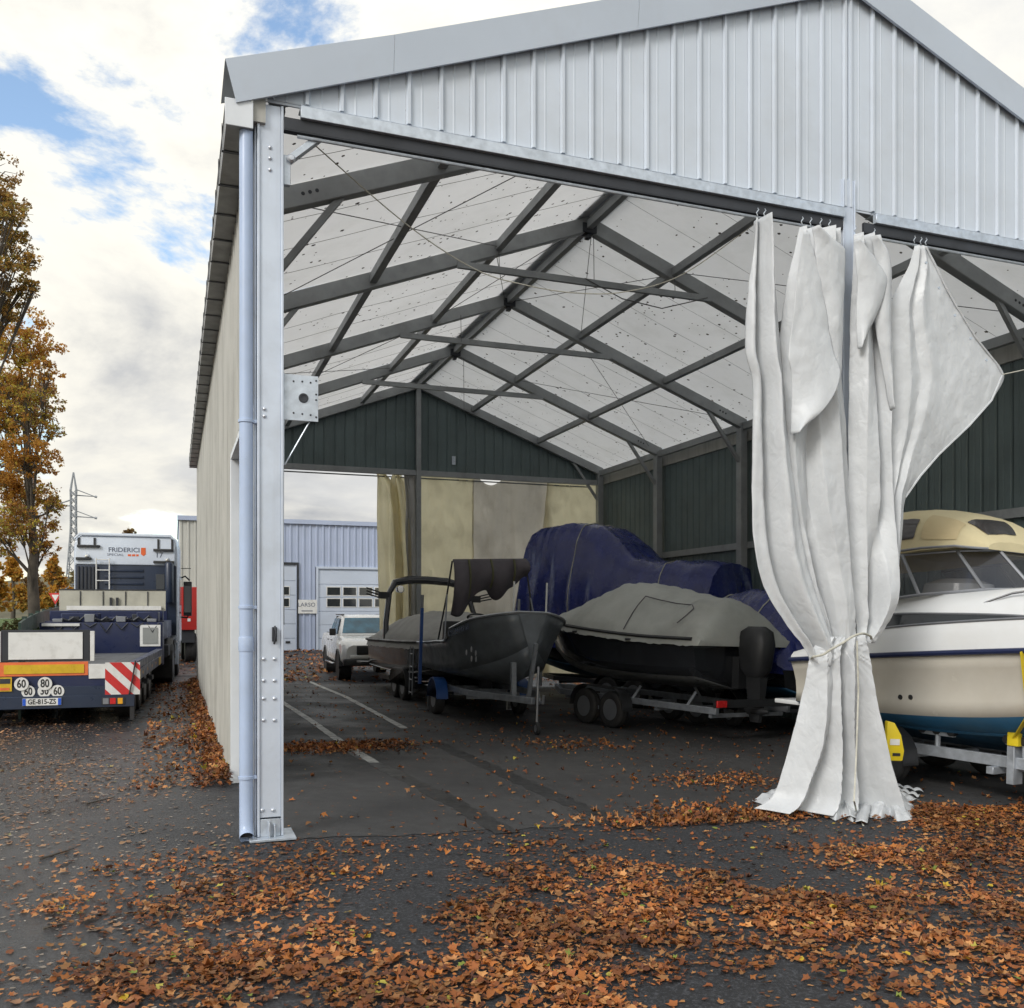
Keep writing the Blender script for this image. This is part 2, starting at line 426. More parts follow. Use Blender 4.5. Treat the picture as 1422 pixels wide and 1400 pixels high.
fl.v = [(x, y + (.12*mnoise.noise((x*1.3,3,0))+.06*mnoise.noise((x*5,9,0))+.05*mnoise.noise((x*17,4,0)) if j == 0 else 0), gz(x, y)+.004) for j, y in enumerate(floor_ys) for x in floor_xs]
tag(fl.build('floor', m_floor, recalc=False), 'dry grey asphalt floor inside the shelter', kind='structure')
def ribbon(name, pts, w, dz, mat, label, wob=0.):
    b = MB(); n = 40; P = []
    for i in range(n+1):
        u = i/n*(len(pts)-1); k = min(int(u), len(pts)-2); f = u-k
        P.append(pts[k]*(1-f)+pts[k+1]*f)
    for i, p in enumerate(P):
        d = (P[min(i+1,n)]-P[max(i-1,0)]); d.z = 0; d.normalize(); a = Vector((-d.y, d.x, 0))*w/2
        a *= 1+wob*mnoise.noise((i*.7,w*9,0))
        for q in (p-a, p+a): b.v.append((q.x, q.y, gz(q.x, q.y)+dz))
    b.f = [(2*i, 2*i+1, 2*i+3, 2*i+2) for i in range(n)]
    return tag(b.build(name, mat, recalc=False), label, kind='structure')
ribbon('parking_line', [on_g(423,944), on_g(480,968), on_g(562,1012)], .12, .008, m_paint, 'worn white parking line leading past the pickup', .35)
ribbon('parking_line', [on_g(380,968), on_g(430,1000), on_g(468,1027), on_g(520,1060)], .12, .008, m_paint, 'worn white parking line beside the corner post', .35)
ribbon('tyre_mark', [on_g(600,1030), on_g(700,1075), on_g(790,1115), on_g(880,1152)], .22, .007, m_tyremark, 'dark tyre mark curving over the shelter floor', .6)
ribbon('tyre_mark', [on_g(470,1035), on_g(560,1080), on_g(630,1115), on_g(705,1158)], .20, .007, m_tyremark, 'dark tyre mark nearest the corner post', .6)

# ------------------------------------------------------------------ the shelter
W, T = 10.8, 16.6; RU, RS = 5.60, .381            # rafter underside height at the eave, roof slope
FR = [.12, 2.3, 5.9, 9.53, 13.15, 16.5]           # frames
def roofz(s, off=0.): return RU + off + RS*min(s, W-s)
shed = thing('boat_shelter', 'open fronted steel boat shelter with white ribbed gable and translucent roof', 'shelter', tilt=False)
# corner post with bolts
pb = MB()
pb.bx(-.060,.095, .004,.012, .16,5.56); pb.bx(-.080,-.060,-.012,.14, 0.02,5.56); pb.bx(.095,.115,-.012,.14,.02,5.56)
pb.bx(-.060,.095,.10,.112,.02,5.56); pb.bx(-.097,-.083,.03,.13,.02,5.5)
post = pb.build('corner_post', m_post, shed, bevel=.003, seg=1)
bp = MB(); bp.bx(-.14,.20,-.10,.24,.0,.018); bp.bx(-.058,.093,-.004,.002,.018,.15); bp.bx(.0,.012,-.06,-.005,.018,.13); bp.bx(.04,.052,-.05,-.005,.018,.11)
bp.build('base_plate', m_galv, post, bevel=.002, seg=1)
bolt_me = MB().lathe([(.0,-.014),(.009,-.012),(.015,-.005),(.016,0),(.016,.004)], axis='Y', n=12).mesh('bolt', m_bolt, smooth=True)
for pxs, py in (((366,381),915),((366,381),945),((366,381),970),((366,381),1000),((364,379),1125),((367,),568),((367,),578),((375,),205),((375,),220),((375,),236)):
    for px in pxs:
        q = on_t(px, py, .004); inst('bolt', bolt_me, post, (q.x, .003, q.z))
lt = MB(); q = on_t(381, 880, 0)
lt.bx(q.x-.018,q.x+.018,-.02,.004,q.z-.06,q.z+.05); lt.tube([(q.x,-.03,q.z+.06),(q.x+.01,-.035,q.z),(q.x-.005,-.03,q.z-.08)], .008, 6)
lt.build('latch', m_dark, post, bevel=.002, seg=1)
lw = MB(); lw.tube([(.118,.03,3.0),(.119,.05,2.2),(.122,.04,1.62)], .004, 5); lw.build('pull_wire', m_wire, post)
# plate with hole (roller bracket)
pa, pc = on_t(399, 583, .02), on_t(442, 523, .02)
br = MB(); br.bx(.118,pc.x,.02,.028,pa.z,pc.z); br.bx(.118,.126,.028,.22,pa.z-.02,pc.z); br.bx(.116,.123,.012,.06,pa.z-.35,pc.z+.01)
brk = br.build('roller_bracket', m_galv, shed, bevel=.0015, seg=1)
ho = MB().lathe([(.0,.0),(.022,-.002),(.024,-.006),(.036,-.006),(.038,.002)], c=((pa.x+pc.x)/2+.005,.018,(pa.z+pc.z)/2), axis='Y', n=18)
ho.build('axle_hole', m_dark, brk, smooth=True)
sb = MB().lathe([(0,-.005),(.007,-.003),(.008,0)], axis='Y', n=8).mesh('screw', m_dark)
for fx, fz in ((.2,.85),(.48,.86),(.75,.85),(.2,.16),(.48,.15),(.75,.14),(.93,.9),(.93,.6),(.93,.48),(.93,.1)):
    inst('screw', sb, brk, (pa.x+(pc.x-pa.x)*fx, .019, pa.z+(pc.z-pa.z)*fz))
bw = MB().tube([(pa.x+.17,.05,pa.z),(.13,.04,pa.z-.34)], .006, 6); bw.build('stay', m_galv, brk)
# diagonal strut at the top of the post
sa, sb2 = on_t(402,222,.03), on_t(458,181,.03)
st = MB(); st.bar((sa.x,.04,sa.z),(sb2.x+.03,.04,sb2.z+.03),.05,.075,(0,-1,0)); st.bx(.118,.17,.02,.06,sa.z-.2,sa.z+.03)
sto = st.build('strut', m_galv, shed, bevel=.004, seg=1)
inst('bolt', MB().lathe([(0,-.02),(.02,-.018),(.03,-.006),(.034,0)], axis='Y', n=14).mesh('bolt', m_bolt, smooth=True), sto, (sa.x+.01,.0,sa.z))
# centre and far front posts
cp = MB(); cp.bx(5.335,5.455,-.02,.10,gz(5.4,0)-.1,5.86); cp.bx(5.325,5.333,-.035,.02,gz(5.4,0)-.1,5.86); cp.bx(5.457,5.465,-.035,.02,gz(5.4,0)-.1,5.86)
cp.build('centre_post', m_post, shed, bevel=.003, seg=1)
MB().bx(10.68,10.88,0,.14,gz(10.8,0)-.1,5.56).build('corner_post', m_post, shed, bevel=.004, seg=1)
# lintels: galvanised flange over a dark channel
for x0, x1 in ((.117,5.322),(5.57,10.68)):
    b = MB(); b.bx(x0+.12,x1,-.062,-.012,5.475,5.565); b.bx(x0+.12,x1,-.058,.10,5.567,5.573); lo = b.build('lintel', m_galv, shed, bevel=.003, seg=1)
    b = MB(); b.bx(x0,x1,-.03,.0,5.385,5.473); b.bx(x0,x1,-.03,.03,5.375,5.383); b.build('lintel_channel', m_dark, lo)
    b = MB(); b.tube([(x0+.1,-.005,5.352),(x1-.05,-.005,5.352)], .014, 8); b.build('curtain_rail', m_galv, lo)
# front gable cladding: one piece per rib spacing, cut to the roof slope
PW = .2667
def gable_panels(y0, face, mat, zb, ztop, rib_h, parent, off=.0, x0=0., x1=W):
    k = 0; x = x0
    while x < x1-1e-3:
        xe = min(x+PW, x1)
        if x < W/2 < xe-1e-3: xe = W/2
        a, c = max(x, .0), xe
        g = .0012
        jog = random.uniform(-.0012,.0012)
        prof = [(a+g,0),(a+.012,rib_h),(a+.034,rib_h),(a+.05,0),((a+c)/2-.012,0),((a+c)/2,.004),((a+c)/2+.012,0),(c-g,0)]
        b = MB(); vs = []
        for px_, d in prof:
            yy = y0 + face*(d+jog)
            vs += [(px_, yy, zb), (px_, yy, max(zb+.005, ztop(px_)))]
        n = len(prof)
        b.add(vs, [(2*i,2*i+2,2*i+3,2*i+1) if face < 0 else (2*i,2*i+1,2*i+3,2*i+2) for i in range(n-1)])
        # back face gives the sheet a thickness
        yb = y0-face*(.004 if rib_h > 0 else .03)
        b.add([(a+g,yb,zb),(c-g,yb,zb),(c-g,yb,max(zb+.005,ztop(c))),(a+g,yb,max(zb+.005,ztop(a)))], [(0,1,2,3)])
        b.build('cladding_panel', mat, parent, recalc=False); x = xe; k += 1
gf = MB(); gf.bx(0,W,.006,.02,5.58,5.62)
gable = gf.build('front_gable', m_panel, shed)
gable_panels(0., -1, m_panel, 5.60, lambda s: 5.64+.38*min(s,W-s), .028, gable)
# barge trims over the gable edge
def barge(sgn, name):
    def S(s): return s if sgn > 0 else W-s
    b = MB(); zb = lambda s: 5.58+.381*s
    segs = [(-.235,.95),(.952,3.1),(3.102,5.4)]
    o = None
    for a, c in segs:
        b = MB(); e = 0 if a > -.2 else .08
        P = [( a-.0, -.075, zb(a)),( a-e, -.115, zb(a)+.285),( a-e, -.05, zb(a)+.30),(a-e,.55,zb(a)+.30)]
        Q = [( c, -.075, zb(c)),( c, -.115, zb(c)+.285),( c, -.05, zb(c)+.30),(c,.55,zb(c)+.30)]
        f = lambda p: (S(p[0]), p[1], p[2])
        P = [(P[0][0],-.045,P[0][2]+.005)]+P; Q = [(Q[0][0],-.045,Q[0][2]+.005)]+Q
        vs = [f(p) for p in P]+[f(p) for p in Q]
        b.add(vs, [(i,i+1,6+i-1,5+i) for i in range(4)])
        b.v = b.v[:10]; b.f = [(i,i+1,i+6,i+5) for i in range(4)]
        if False: b.add([f((a-.08,-.115,zb(a)+.285)),f((a,-.075,zb(a))),f((a,.02,zb(a))),f((a-.08,.55,zb(a)+.30)),f((a-.085,-.115,zb(a)+.17))],[(0,1,2,3)])
        t = b.build('barge_trim', m_trim, shed)
    return t
barge(1,''); barge(-1,'')
inst('ridge_cap', MB().prism([(-.22,.30-.0838),(0,.30),(.22,.30-.0838),(.22,.315-.0838),(0,.317),(-.22,.315-.0838)], 'Y', -.118, 16.9).mesh('ridge_cap', m_trim), shed, (5.4,0,5.58+.381*5.4+.002))
# gutter with straps, downpipe
gt = MB(); gt.prism([(-.305,5.33),(-.115,5.33),(-.115,5.52),(-.125,5.52),(-.125,5.34),(-.295,5.34),(-.295,5.52),(-.312,5.52),(-.312,5.505),(-.305,5.505)], 'Y', -.05, 17.0)
gut = gt.build('gutter', m_gut, shed)
MB().bx(-.315,-.112,-.06,-.0505,5.325,5.525).build('end_cap', m_jamb, gut, bevel=.003, seg=1)
strap = MB().prism([(-.318,5.535),(-.318,5.322),(-.112,5.322),(-.112,5.326),(-.313,5.326),(-.313,5.535)], 'Y', 0, .035).mesh('strap', m_dark)
for i in range(28): inst('strap', strap, gut, (0, .35+i*.6, 0))
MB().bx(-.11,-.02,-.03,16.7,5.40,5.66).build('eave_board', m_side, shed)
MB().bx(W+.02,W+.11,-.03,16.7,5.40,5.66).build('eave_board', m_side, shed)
dp = MB(); X0 = -.158
dp.tube([(X0,.02,5.34),(X0,.02,.30),(X0,.018,.12),(X0+.0,-.005,.055),(X0,-.045,.03)], [.05,.05,.05,.052,.053], 16, cap=False)
pipe = dp.build('downpipe', m_pvcpipe, shed, smooth=True)
MB().lathe([(.0535,0),(.056,.01),(.056,.10),(.0535,.11)], c=(X0,.02,1.42), axis='Z', n=16).build('socket', m_pvcpipe, pipe, smooth=True)
MB().lathe([(.047,0),(.047,.06)], c=(X0,.02,.03), axis='Z', n=12).build('pipe_mouth', m_black, pipe)
for z in (3.14, 1.74, .46):
    b = MB().lathe([(.052,0),(.058,.002),(.058,.022),(.052,.024)], c=(X0,.02,z), axis='Z', n=16); b.bx(X0+.05,X0+.075,0,.04,z,z+.024); b.build('pipe_clip', m_pvcpipe, pipe, smooth=True)
# side wall, one ribbed piece per module
def strip_mesh(name, w, h, rib, mat):
    b = MB()
    prof = [(0,0),(.012,rib),(.036,rib),(.05,0),(w*.5,0),(w*.5+.01,rib*.35),(w*.5+.03,rib*.35),(w*.5+.04,0),(w-.014,0)]
    for i in range(len(prof)-1):
        (a, d), (c, e) = prof[i], prof[i+1]
        b.quad((0-d,a,0),(0-e,c,0),(0-e,c,h),(0-d,a,h))
    bk = .004 if rib > 0 else .03
    b.quad((bk,0,0),(bk,w-.014,0),(bk,w-.014,h),(bk,0,h))
    return b.mesh(name, mat, recalc=False)
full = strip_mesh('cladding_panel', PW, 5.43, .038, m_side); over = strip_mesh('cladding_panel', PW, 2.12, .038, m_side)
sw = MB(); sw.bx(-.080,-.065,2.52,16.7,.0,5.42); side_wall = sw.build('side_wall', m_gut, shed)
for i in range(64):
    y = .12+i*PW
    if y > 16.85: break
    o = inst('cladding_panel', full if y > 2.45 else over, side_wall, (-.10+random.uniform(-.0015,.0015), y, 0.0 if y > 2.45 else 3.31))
b = MB(); b.bx(-.132,-.05,.14,2.52,3.255,3.31); b.build('door_head', m_jamb, side_wall)
b = MB(); b.bx(-.135,.03,2.46,2.50,0,3.25); b.build('door_jamb', m_jamb, side_wall, bevel=.004, seg=1)
b = MB(); b.bx(-.05,.02,2.3,2.44,2.85,3.25); b.build('door_track', m_dark, side_wall)
# inner frames
for i, t in enumerate(FR):
    for sd_ in (0, 1):
        def S(s): return s if not sd_ else W-s
        b = MB(); hw = .07
        vs = []
        for s_ in (.02, 5.398):
            for y in (t-hw, t+hw):
                vs += [(S(s_), y, roofz(s_)), (S(s_), y, roofz(s_)+.235)]
        b.add(vs, [(0,2,3,1),(4,5,7,6),(0,1,5,4),(2,6,7,3),(0,4,6,2),(1,3,7,5)])
        rf = b.build('rafter', m_steel, shed, bevel=.008, seg=1)
        if 0 < i < 5:
            q = [(S(.55+k*.07), t-hw-.001, roofz(.55+k*.07)+.12) for k in range(3)]
            for c in q: inst('bolt_hole', bpy.data.meshes.get('bolt_hole') or MB().lathe([(0,-.004),(.018,-.003),(.02,0)], axis='Y', n=10).mesh('bolt_hole', m_dark), rf, c)
        if i > 0:
            x = .03 if not sd_ else W-.19
            g = gz(W, t) if sd_ else 0
            MB().bx(x, x+.16, t-.09, t+.09, g, roofz(.1)+.02).build('column', m_steel, shed, bevel=.006, seg=1)
            b = MB(); b.bar((S(.18), t, 4.95), (S(.95), t, roofz(.95)+.03), .07, .07); b.build('knee_brace', m_steel, shed, bevel=.004, seg=1)
    if i > 0:
        b = MB(); b.bx(5.28,5.52,t-.085,t+.085,roofz(5.4)-.03,roofz(5.4)+.12); b.bx(5.36,5.44,t-.05,t+.05,roofz(5.4)-.10,roofz(5.4)-.03)
        b.build('apex_plate', m_dark, shed, bevel=.006, seg=1)
    if 0 < i < 5:
        b = MB(); b.bx(3.25,7.55,t-.105,t-.073,6.79,6.90); b.bx(3.25,7.55,t-.13,t-.105,6.79,6.805); b.build('tie_beam', m_steel, shed, bevel=.003, seg=1)
for i in range(5):
    a, c = FR[i]+.07, FR[i+1]-.07
    for s_ in (2.0, 3.9, 5.4, W-3.9, W-2.0):
        dz = .06 if s_ != 5.4 else .03
        MB().bx(s_-.05, s_+.05, a, c, roofz(s_)+dz, roofz(s_)+dz+.13).build('purlin', m_steel, shed, bevel=.004, seg=1)
    for s_ in (.1, W-.1):
        MB().bx(s_-.05, s_+.05, a, c, roofz(.1)-.02, roofz(.1)+.13).build('eave_purlin', m_steel, shed, bevel=.004, seg=1)
    # roof membranes, slightly slack between the purlins
    for sd_ in (0, 1):
        t0, t1 = (-.05 if i == 0 else FR[i]+.002), (16.9 if i == 4 else FR[i+1]-.002)
        def fn(u, v):
            s_ = -.13+5.525*u; y = t0+(t1-t0)*v
            sag = -.018*abs(math.sin(math.pi*s_/1.93))*math.sin(math.pi*v) + .006*mnoise.noise((s_*.8, y*3.5, 3.3))
            return (s_ if not sd_ else W-s_, y, RU+.238+RS*s_+.02+sag)
        o = MB().grid(fn, 24, 14).build('roof_membrane', m_membrane, shed, recalc=False, smooth=True)
        n = 4
        b = MB()
        for k in range(1, n):
            y = t0+(t1-t0)*k/n; p = []
            for j in range(13):
                q = fn(j/12, k/n); p.append((q[0], q[1], q[2]-.004))
            b.tube(p, .003, 4)
        b.build('seam', m_gut, o)
# wind bracing wires
def wire(name, pts, r, mat, parent): return MB().tube(pts, r, 5).build(name, mat, parent)
for i in (1, 3):
    for sd_ in (0, 1):
        def S(s): return s if not sd_ else W-s
        for a, c in ((.4,3.9),(3.9,.4)):
            wire('brace_wire', [(S(a),FR[i]+.07,roofz(a)+.12),(S(c),FR[i+1]-.07,roofz(c)+.12)], .006, m_wire, shed)
for i in (2,):
    for sd_ in (0, 1):
        def S(s): return s if not sd_ else W-s
        for a, c in ((3.9,5.3),(5.3,3.9)):
            wire('brace_wire', [(S(a),FR[i]+.07,roofz(a)+.12),(S(c),FR[i+1]-.07,roofz(c)+.12)], .006, m_wire, shed)
for t, s_ in ((5.82,3.9),(5.82,6.9),(9.4,4.4),(5.9,5.5),(13.1,5.6)):
    wire('hanger_wire', [(s_,t,roofz(s_)+.05),(s_+.01,t,6.83 if t < 13 else 6.4)], .006, m_wire, shed)
wire('electric_cable', [(5.3,5.8,6.9),(5.9,5.7,6.62),(6.6,5.7,6.55),(7.2,5.75,6.75),(7.5,5.8,6.86)], .009, m_wire, shed)
# rear gable, dark inside
gb = MB(); gb.bx(.2,W-.2,16.46,16.58,5.36,5.50); rear = gb.build('rear_gable', m_steel, shed)
gable_panels(16.62, -1, m_green, 5.48, lambda s: 5.84+.381*min(s,W-s), -.016, rear)
MB().bx(5.34,5.46,16.42,16.56,gz(5.4,16.5),roofz(5.4)+.1).build('rear_post', m_steel, shed, bevel=.005, seg=1)
MB().prism([(6.35,5.72),(6.45,5.72),(6.45,5.95),(6.35,5.95)], 'Y', 16.58,16.592).build('patch_plate', m_galv, rear)
# far side wall, dark inside, with girts
rw = strip_mesh('cladding_panel', PW, 6.0, -.014, m_green)
gr = MB(); gr.bx(W-.03,W+.03,.15,16.5,3.10,3.24); far_wall = gr.build('far_wall', m_steel, shed)
MB().bx(W-.03,W+.03,.15,16.5,1.00,1.12).build('girt', m_steel, far_wall)
for i in range(63):
    inst('cladding_panel', rw, far_wall, (W+.06, .0+i*PW, gz(W,1)-.05), scale=(1,1,1) if i*PW < 15 else (1,1,1))
# leaf bits stuck to the underside of the roof sheets
mr_leaf = material('wet leaf', (.06,.035,.02), .7, var=.4, vs=9)
V = []
for _ in range(4200):
    s_ = random.uniform(.05, W-.05); y = random.uniform(.1, 16.8)
    if mnoise.noise((s_*.9, y*.9, 5)) + random.uniform(-.5,.5) < -.05: continue
    bay = max(k for k in range(5) if k == 0 or y >= FR[k]); ta, tb_ = (-.05 if bay == 0 else FR[bay]), (16.9 if bay == 4 else FR[bay+1])
    sm = min(s_, W-s_); vv = (y-ta)/(tb_-ta)
    z = RU+.258+RS*sm-.018*abs(math.sin(math.pi*sm/1.93))*math.sin(math.pi*vv)+.006*mnoise.noise((sm*.8, y*3.5, 3.3))-.005
    a = random.uniform(0,6.28); r = random.choice((.010,.013,.016,.022,.030)); dz = RS*(1 if s_ < W/2 else -1)
    sx = random.uniform(.4,1)
    V.append([(s_+r*math.cos(a+k)*(sx if k % 2 else 1), y+r*math.sin(a+k), z+dz*r*math.cos(a+k)*(sx if k % 2 else 1)) for k in (0,1.2,2.4,3.6,4.9)])
V = np.array(V); lo = bpy.data.objects.new('roof_leaves', leaf_mesh('roof_leaves', V, [(0,1,2,3,4)], np.full((len(V),3),.04), mr_leaf))
link(lo, shed); lo['kind'] = 'stuff'
# light rope slung from the post to the curtain
rp = [on_t(399,168,.16), on_t(560,308,.5), on_t(660,374,.6), on_t(730,396,.6), on_t(800,407,.6), on_t(870,405,.6), on_t(950,380,.5), on_t(1052,308,.2)]
P = []
rows = [(i, *p) for i, p in enumerate(rp)]
for k in range(50): P.append(crom(rows, k/49*(len(rp)-1)))
tag(MB().tube(P, .005, 6).build('rope', m_rope), 'thin pale rope sagging across the opening under the roof', 'rope')
# ------------------------------------------------------------------ front curtains
def fold(x, sharp=.65):
    v = math.sin(x); return math.copysign(abs(v)**sharp, v)
TIE = (1165., 898.)
def cloth(name, parent, rows, t0, dep, mat, nu=70, nv=90, thick=.003, seed=0, wr=.006, curl=None, topsag=None, tie=True):
    """rows [(py, px_left, px_right)]: outline of the hanging cloth in its own plane; dep(u, v) depth of the folds"""
    y0, y1 = rows[0][0], rows[-1][0]
    t0_front = callable(t0) or t0 < 5
    def fn(u, v):
        py = y0+(y1-y0)*v; xl, xr = crom(rows, py)
        if topsag: py += topsag(u)*(1-v)**3
        p = on_t(xl+(xr-xl)*u, py, t0(v) if callable(t0) else t0)
        w = wr*mnoise.noise((p.x*6+seed, p.z*2.2, seed)) + wr*1.1*max(0,mnoise.noise((p.x*9+p.z*7+seed, p.z*5-p.x*6, seed+2))) + wr*.5*mnoise.noise((p.x*17+seed, p.z*6, seed+4)) + wr*.8*abs(mnoise.noise((p.x*3+p.z*4, p.z*3-p.x*2, seed+9)))
        # sharp tension creases: facets everywhere, and gathers running to the tie
        w += wr*2.6*abs(mnoise.noise((p.x*2.6+p.z*1.1+seed, p.z*1.5-p.x*.8, seed+1))) + wr*1.5*abs(mnoise.noise((p.x*6-p.z*2.5, p.z*3.3+p.x*2+seed, seed+5)))
        if tie and t0_front:
            dx, dy = (xl+(xr-xl)*u)-TIE[0], py-TIE[1]; rr_ = math.hypot(dx, dy)
            w += .022*abs(mnoise.noise((math.atan2(dx, abs(dy)+4)*7+seed, seed+2*(dy > 0), 3)))*math.exp(-(rr_/75)**2)*1.6
        p.y -= dep(u, v) + w
        return p
    b = MB().grid(fn, nu, nv)
    me = b.mesh(name, mat, recalc=False, smooth=28)
    o = link(bpy.data.objects.new(name, me), parent)
    md = o.modifiers.new('thick', 'SOLIDIFY'); md.thickness = thick; md.offset = 0
    return o
def creases(rows, lin=.85):
    def dep(u, v):
        a = crom([(r[0], *[q for c in r[1] for q in c]) for r in rows], v)
        us, ds = a[0::2], a[1::2]
        if u <= us[0]: return ds[0]
        for i in range(len(us)-1):
            if u <= us[i+1]:
                f = (u-us[i])/max(1e-5, us[i+1]-us[i]); g = f*f*(3-2*f); f = lin*f+(1-lin)*g
                return ds[i]+(ds[i+1]-ds[i])*f
        return ds[-1]
    return dep
def pleats(n, amp, ph=0., wander=.35, seed=1., sharp=.7, a2=.3, grow=None):
    def dep(u, v):
        uu = u + wander/n*mnoise.noise((u*2.1, v*2.3, seed))
        a = amp*(grow(v) if grow else 1)*(.75+.5*mnoise.noise((u*3, v*1.5, seed+7)))
        return a*(fold(uu*n*2*math.pi+ph, sharp) + a2*math.sin(uu*n*4.3*math.pi+ph*2+v*2))
    return dep
cl = thing('curtain', 'white tarpaulin curtain bunched up beside the opening, left of the centre post', 'curtain', (5.2, -.2, gz(5.2,0)), tilt=False, group='front curtains')
cr = thing('curtain', 'white tarpaulin curtain with a loose triangular wing, right of the centre post', 'curtain', (5.8, -.2, gz(5.8,0)), tilt=False, group='front curtains')
for c in (cl, cr):
    c.location = (0,0,0)
def dL1(u, v):
    a = .10*sstep(0,.2,v)
    ridge = math.exp(-((u-.62)/.16)**2)*.13
    left = -.10*math.exp(-((u-.33)/.10)**2) + .10*math.sin(math.pi*min(1,u/.33))*sstep(.02,.25,v)*(1-.6*v)
    return ridge+left+.03*math.sin(u*22+v*3)*v
cloth('cloth_strip', cl, [(303,1049,1066),(350,1046,1071),(400,1038,1076),(490,1034,1084),(530,1043,1088),(600,1043,1095),(700,1042,1112),(770,1047,1124),(820,1061,1138),(870,1092,1152),(900,1115,1158),(925,1128,1150)],
      -.16, dL1, m_curtain, 60, 90, seed=3)
dmid = creases([(0,[(0,0),(.10,.05),(.22,-.04),(.42,.05),(.52,-.03),(.78,.06),(.90,-.03),(1,0)]),
                (.25,[(0,-.02),(.12,.07),(.26,-.03),(.45,.06),(.56,-.05),(.74,.09),(.93,-.02),(1,-.05)]),
                (.6,[(0,-.04),(.16,.05),(.30,.0),(.40,-.07),(.50,.10),(.76,.11),(.90,-.04),(1,-.06)]),
                (.85,[(0,-.05),(.22,.06),(.36,-.10),(.46,.06),(.60,.13),(.78,.12),(.92,-.03),(1,-.04)]),
                (1,[(0,-.03),(.2,.05),(.34,-.05),(.45,.05),(.6,.10),(.78,.08),(.92,-.02),(1,-.03)])])
cloth('main_cloth', cl, [(316,1110,1167),(345,1104,1168),(400,1092,1169),(490,1083,1171),(600,1084,1181),(700,1090,1184),(800,1108,1187),(870,1130,1190),(905,1140,1190)],
      -.13, dmid, m_curtain, 110, 110, seed=5)
# folded-over corner of the cloth
def dflap(u, v):
    return .06+.09*math.sin(math.pi*u*.9)*v + .12*u*u*sstep(.45,.9,v)*(1-sstep(.9,1.,v)*.6)
cloth('turned_flap', cl, [(326,1109,1116),(380,1101,1130),(440,1095,1140),(500,1088,1147),(508,1090,1150),(525,1093,1151),(560,1093,1135),(605,1092,1095)],
      -.17, dflap, m_curtain, 30, 60, seed=8)
cloth('turned_flap', cl, [(318,1124,1132),(345,1128,1168),(352,1127,1170),(420,1138,1168),(520,1146,1165)], -.20,
      lambda u, v: .06*math.sin(math.pi*u)*(1-v*.5)+.03, m_curtain, 24, 40, seed=12)
dr1 = creases([(0,[(0,0),(.2,.06),(.42,-.04),(.62,.06),(.82,-.03),(1,0)]),
               (.3,[(0,-.03),(.25,.09),(.52,.02),(.66,-.07),(.86,.08),(1,-.05)]),
               (.65,[(0,-.05),(.22,.08),(.50,.10),(.64,-.06),(.84,.09),(1,-.06)]),
               (.88,[(0,-.03),(.25,.06),(.44,-.08),(.62,.17),(.86,.16),(1,-.02)]),
               (1,[(0,0),(.25,.05),(.5,.0),(.62,.06),(.86,.06),(1,0)])])
cloth('main_cloth', cr, [(326,1185,1222),(360,1184,1232),(400,1183,1237),(500,1182,1238),(600,1182,1237),(700,1182,1240),(800,1184,1240),(840,1186,1236),(865,1190,1226),(893,1188,1210)],
      -.12, dr1, m_curtain, 90, 110, seed=21)
cloth('turned_flap', cr, [(334,1186,1190),(350,1186,1205),(375,1188,1220),(393,1190,1226),(440,1188,1212),(485,1190,1192)], -.20,
      lambda u, v: .05*math.sin(math.pi*u)+.05*u*math.sin(math.pi*v), m_curtain, 24, 40, seed=23)
cloth('turned_flap', cr, [(330,1208,1213),(345,1212,1230),(370,1216,1236),(440,1214,1237),(520,1226,1237),(570,1235,1236)], -.19,
      lambda u, v: .06*math.sin(math.pi*u), m_curtain, 20, 40, seed=29)
dwing = creases([(0,[(0,0),(.25,.03),(.4,-.02),(.6,.03),(.8,-.01),(1,0)]),
                 (.12,[(0,-.04),(.22,.04),(.34,-.02),(.44,.05),(.60,.02),(1,.0)]),
                 (.32,[(0,-.06),(.16,.05),(.26,.01),(.33,.06),(.48,.03),(1,.0)]),
                 (.5,[(0,-.06),(.20,.05),(.30,.02),(.38,.06),(.55,.04),(1,.0)]),
                 (.72,[(0,-.05),(.25,.05),(.40,-.03),(.55,.09),(.75,.05),(1,.0)]),
                 (1,[(0,0),(.25,.04),(.45,-.02),(.6,.06),(.8,.03),(1,0)])])
cloth('wing_cloth', cr, [(342,1269,1287),(370,1262,1300),(400,1248,1314),(425,1238,1328),(470,1236,1356),(505,1235,1384),(520,1235,1393),(532,1235,1391),(555,1234,1377),(590,1234,1346),(630,1232,1304),(660,1231,1278),(690,1229,1257),(740,1225,1252),(800,1219,1246),(845,1210,1236),(870,1203,1224),(893,1192,1210)],
      -.10, dwing, m_curtain, 80, 130, seed=31)
# edge welt with eyelets along the wing
ey = MB().lathe([(.006,-.004),(.014,-.005),(.016,0),(.014,.004)], axis='Y', n=10).mesh('eyelet', m_galv, smooth=True)
for px, py in ((1290,365),(1308,400),(1330,438),(1352,470),(1374,500)): 
    q = on_t(px-4, py, -.2); inst('eyelet', ey, cr, q)
def hem(parent, pts, t): MB().tube([on_t(px, py, t) for px, py in pts], .010, 5).build('hem', m_curtain, parent)
hem(cr, [(1286,343),(1314,400),(1328,425),(1356,470),(1384,505),(1392,519)], -.118)
hem(cr, [(1392,521),(1377,556),(1346,591),(1304,631),(1278,661),(1257,691)], -.118)
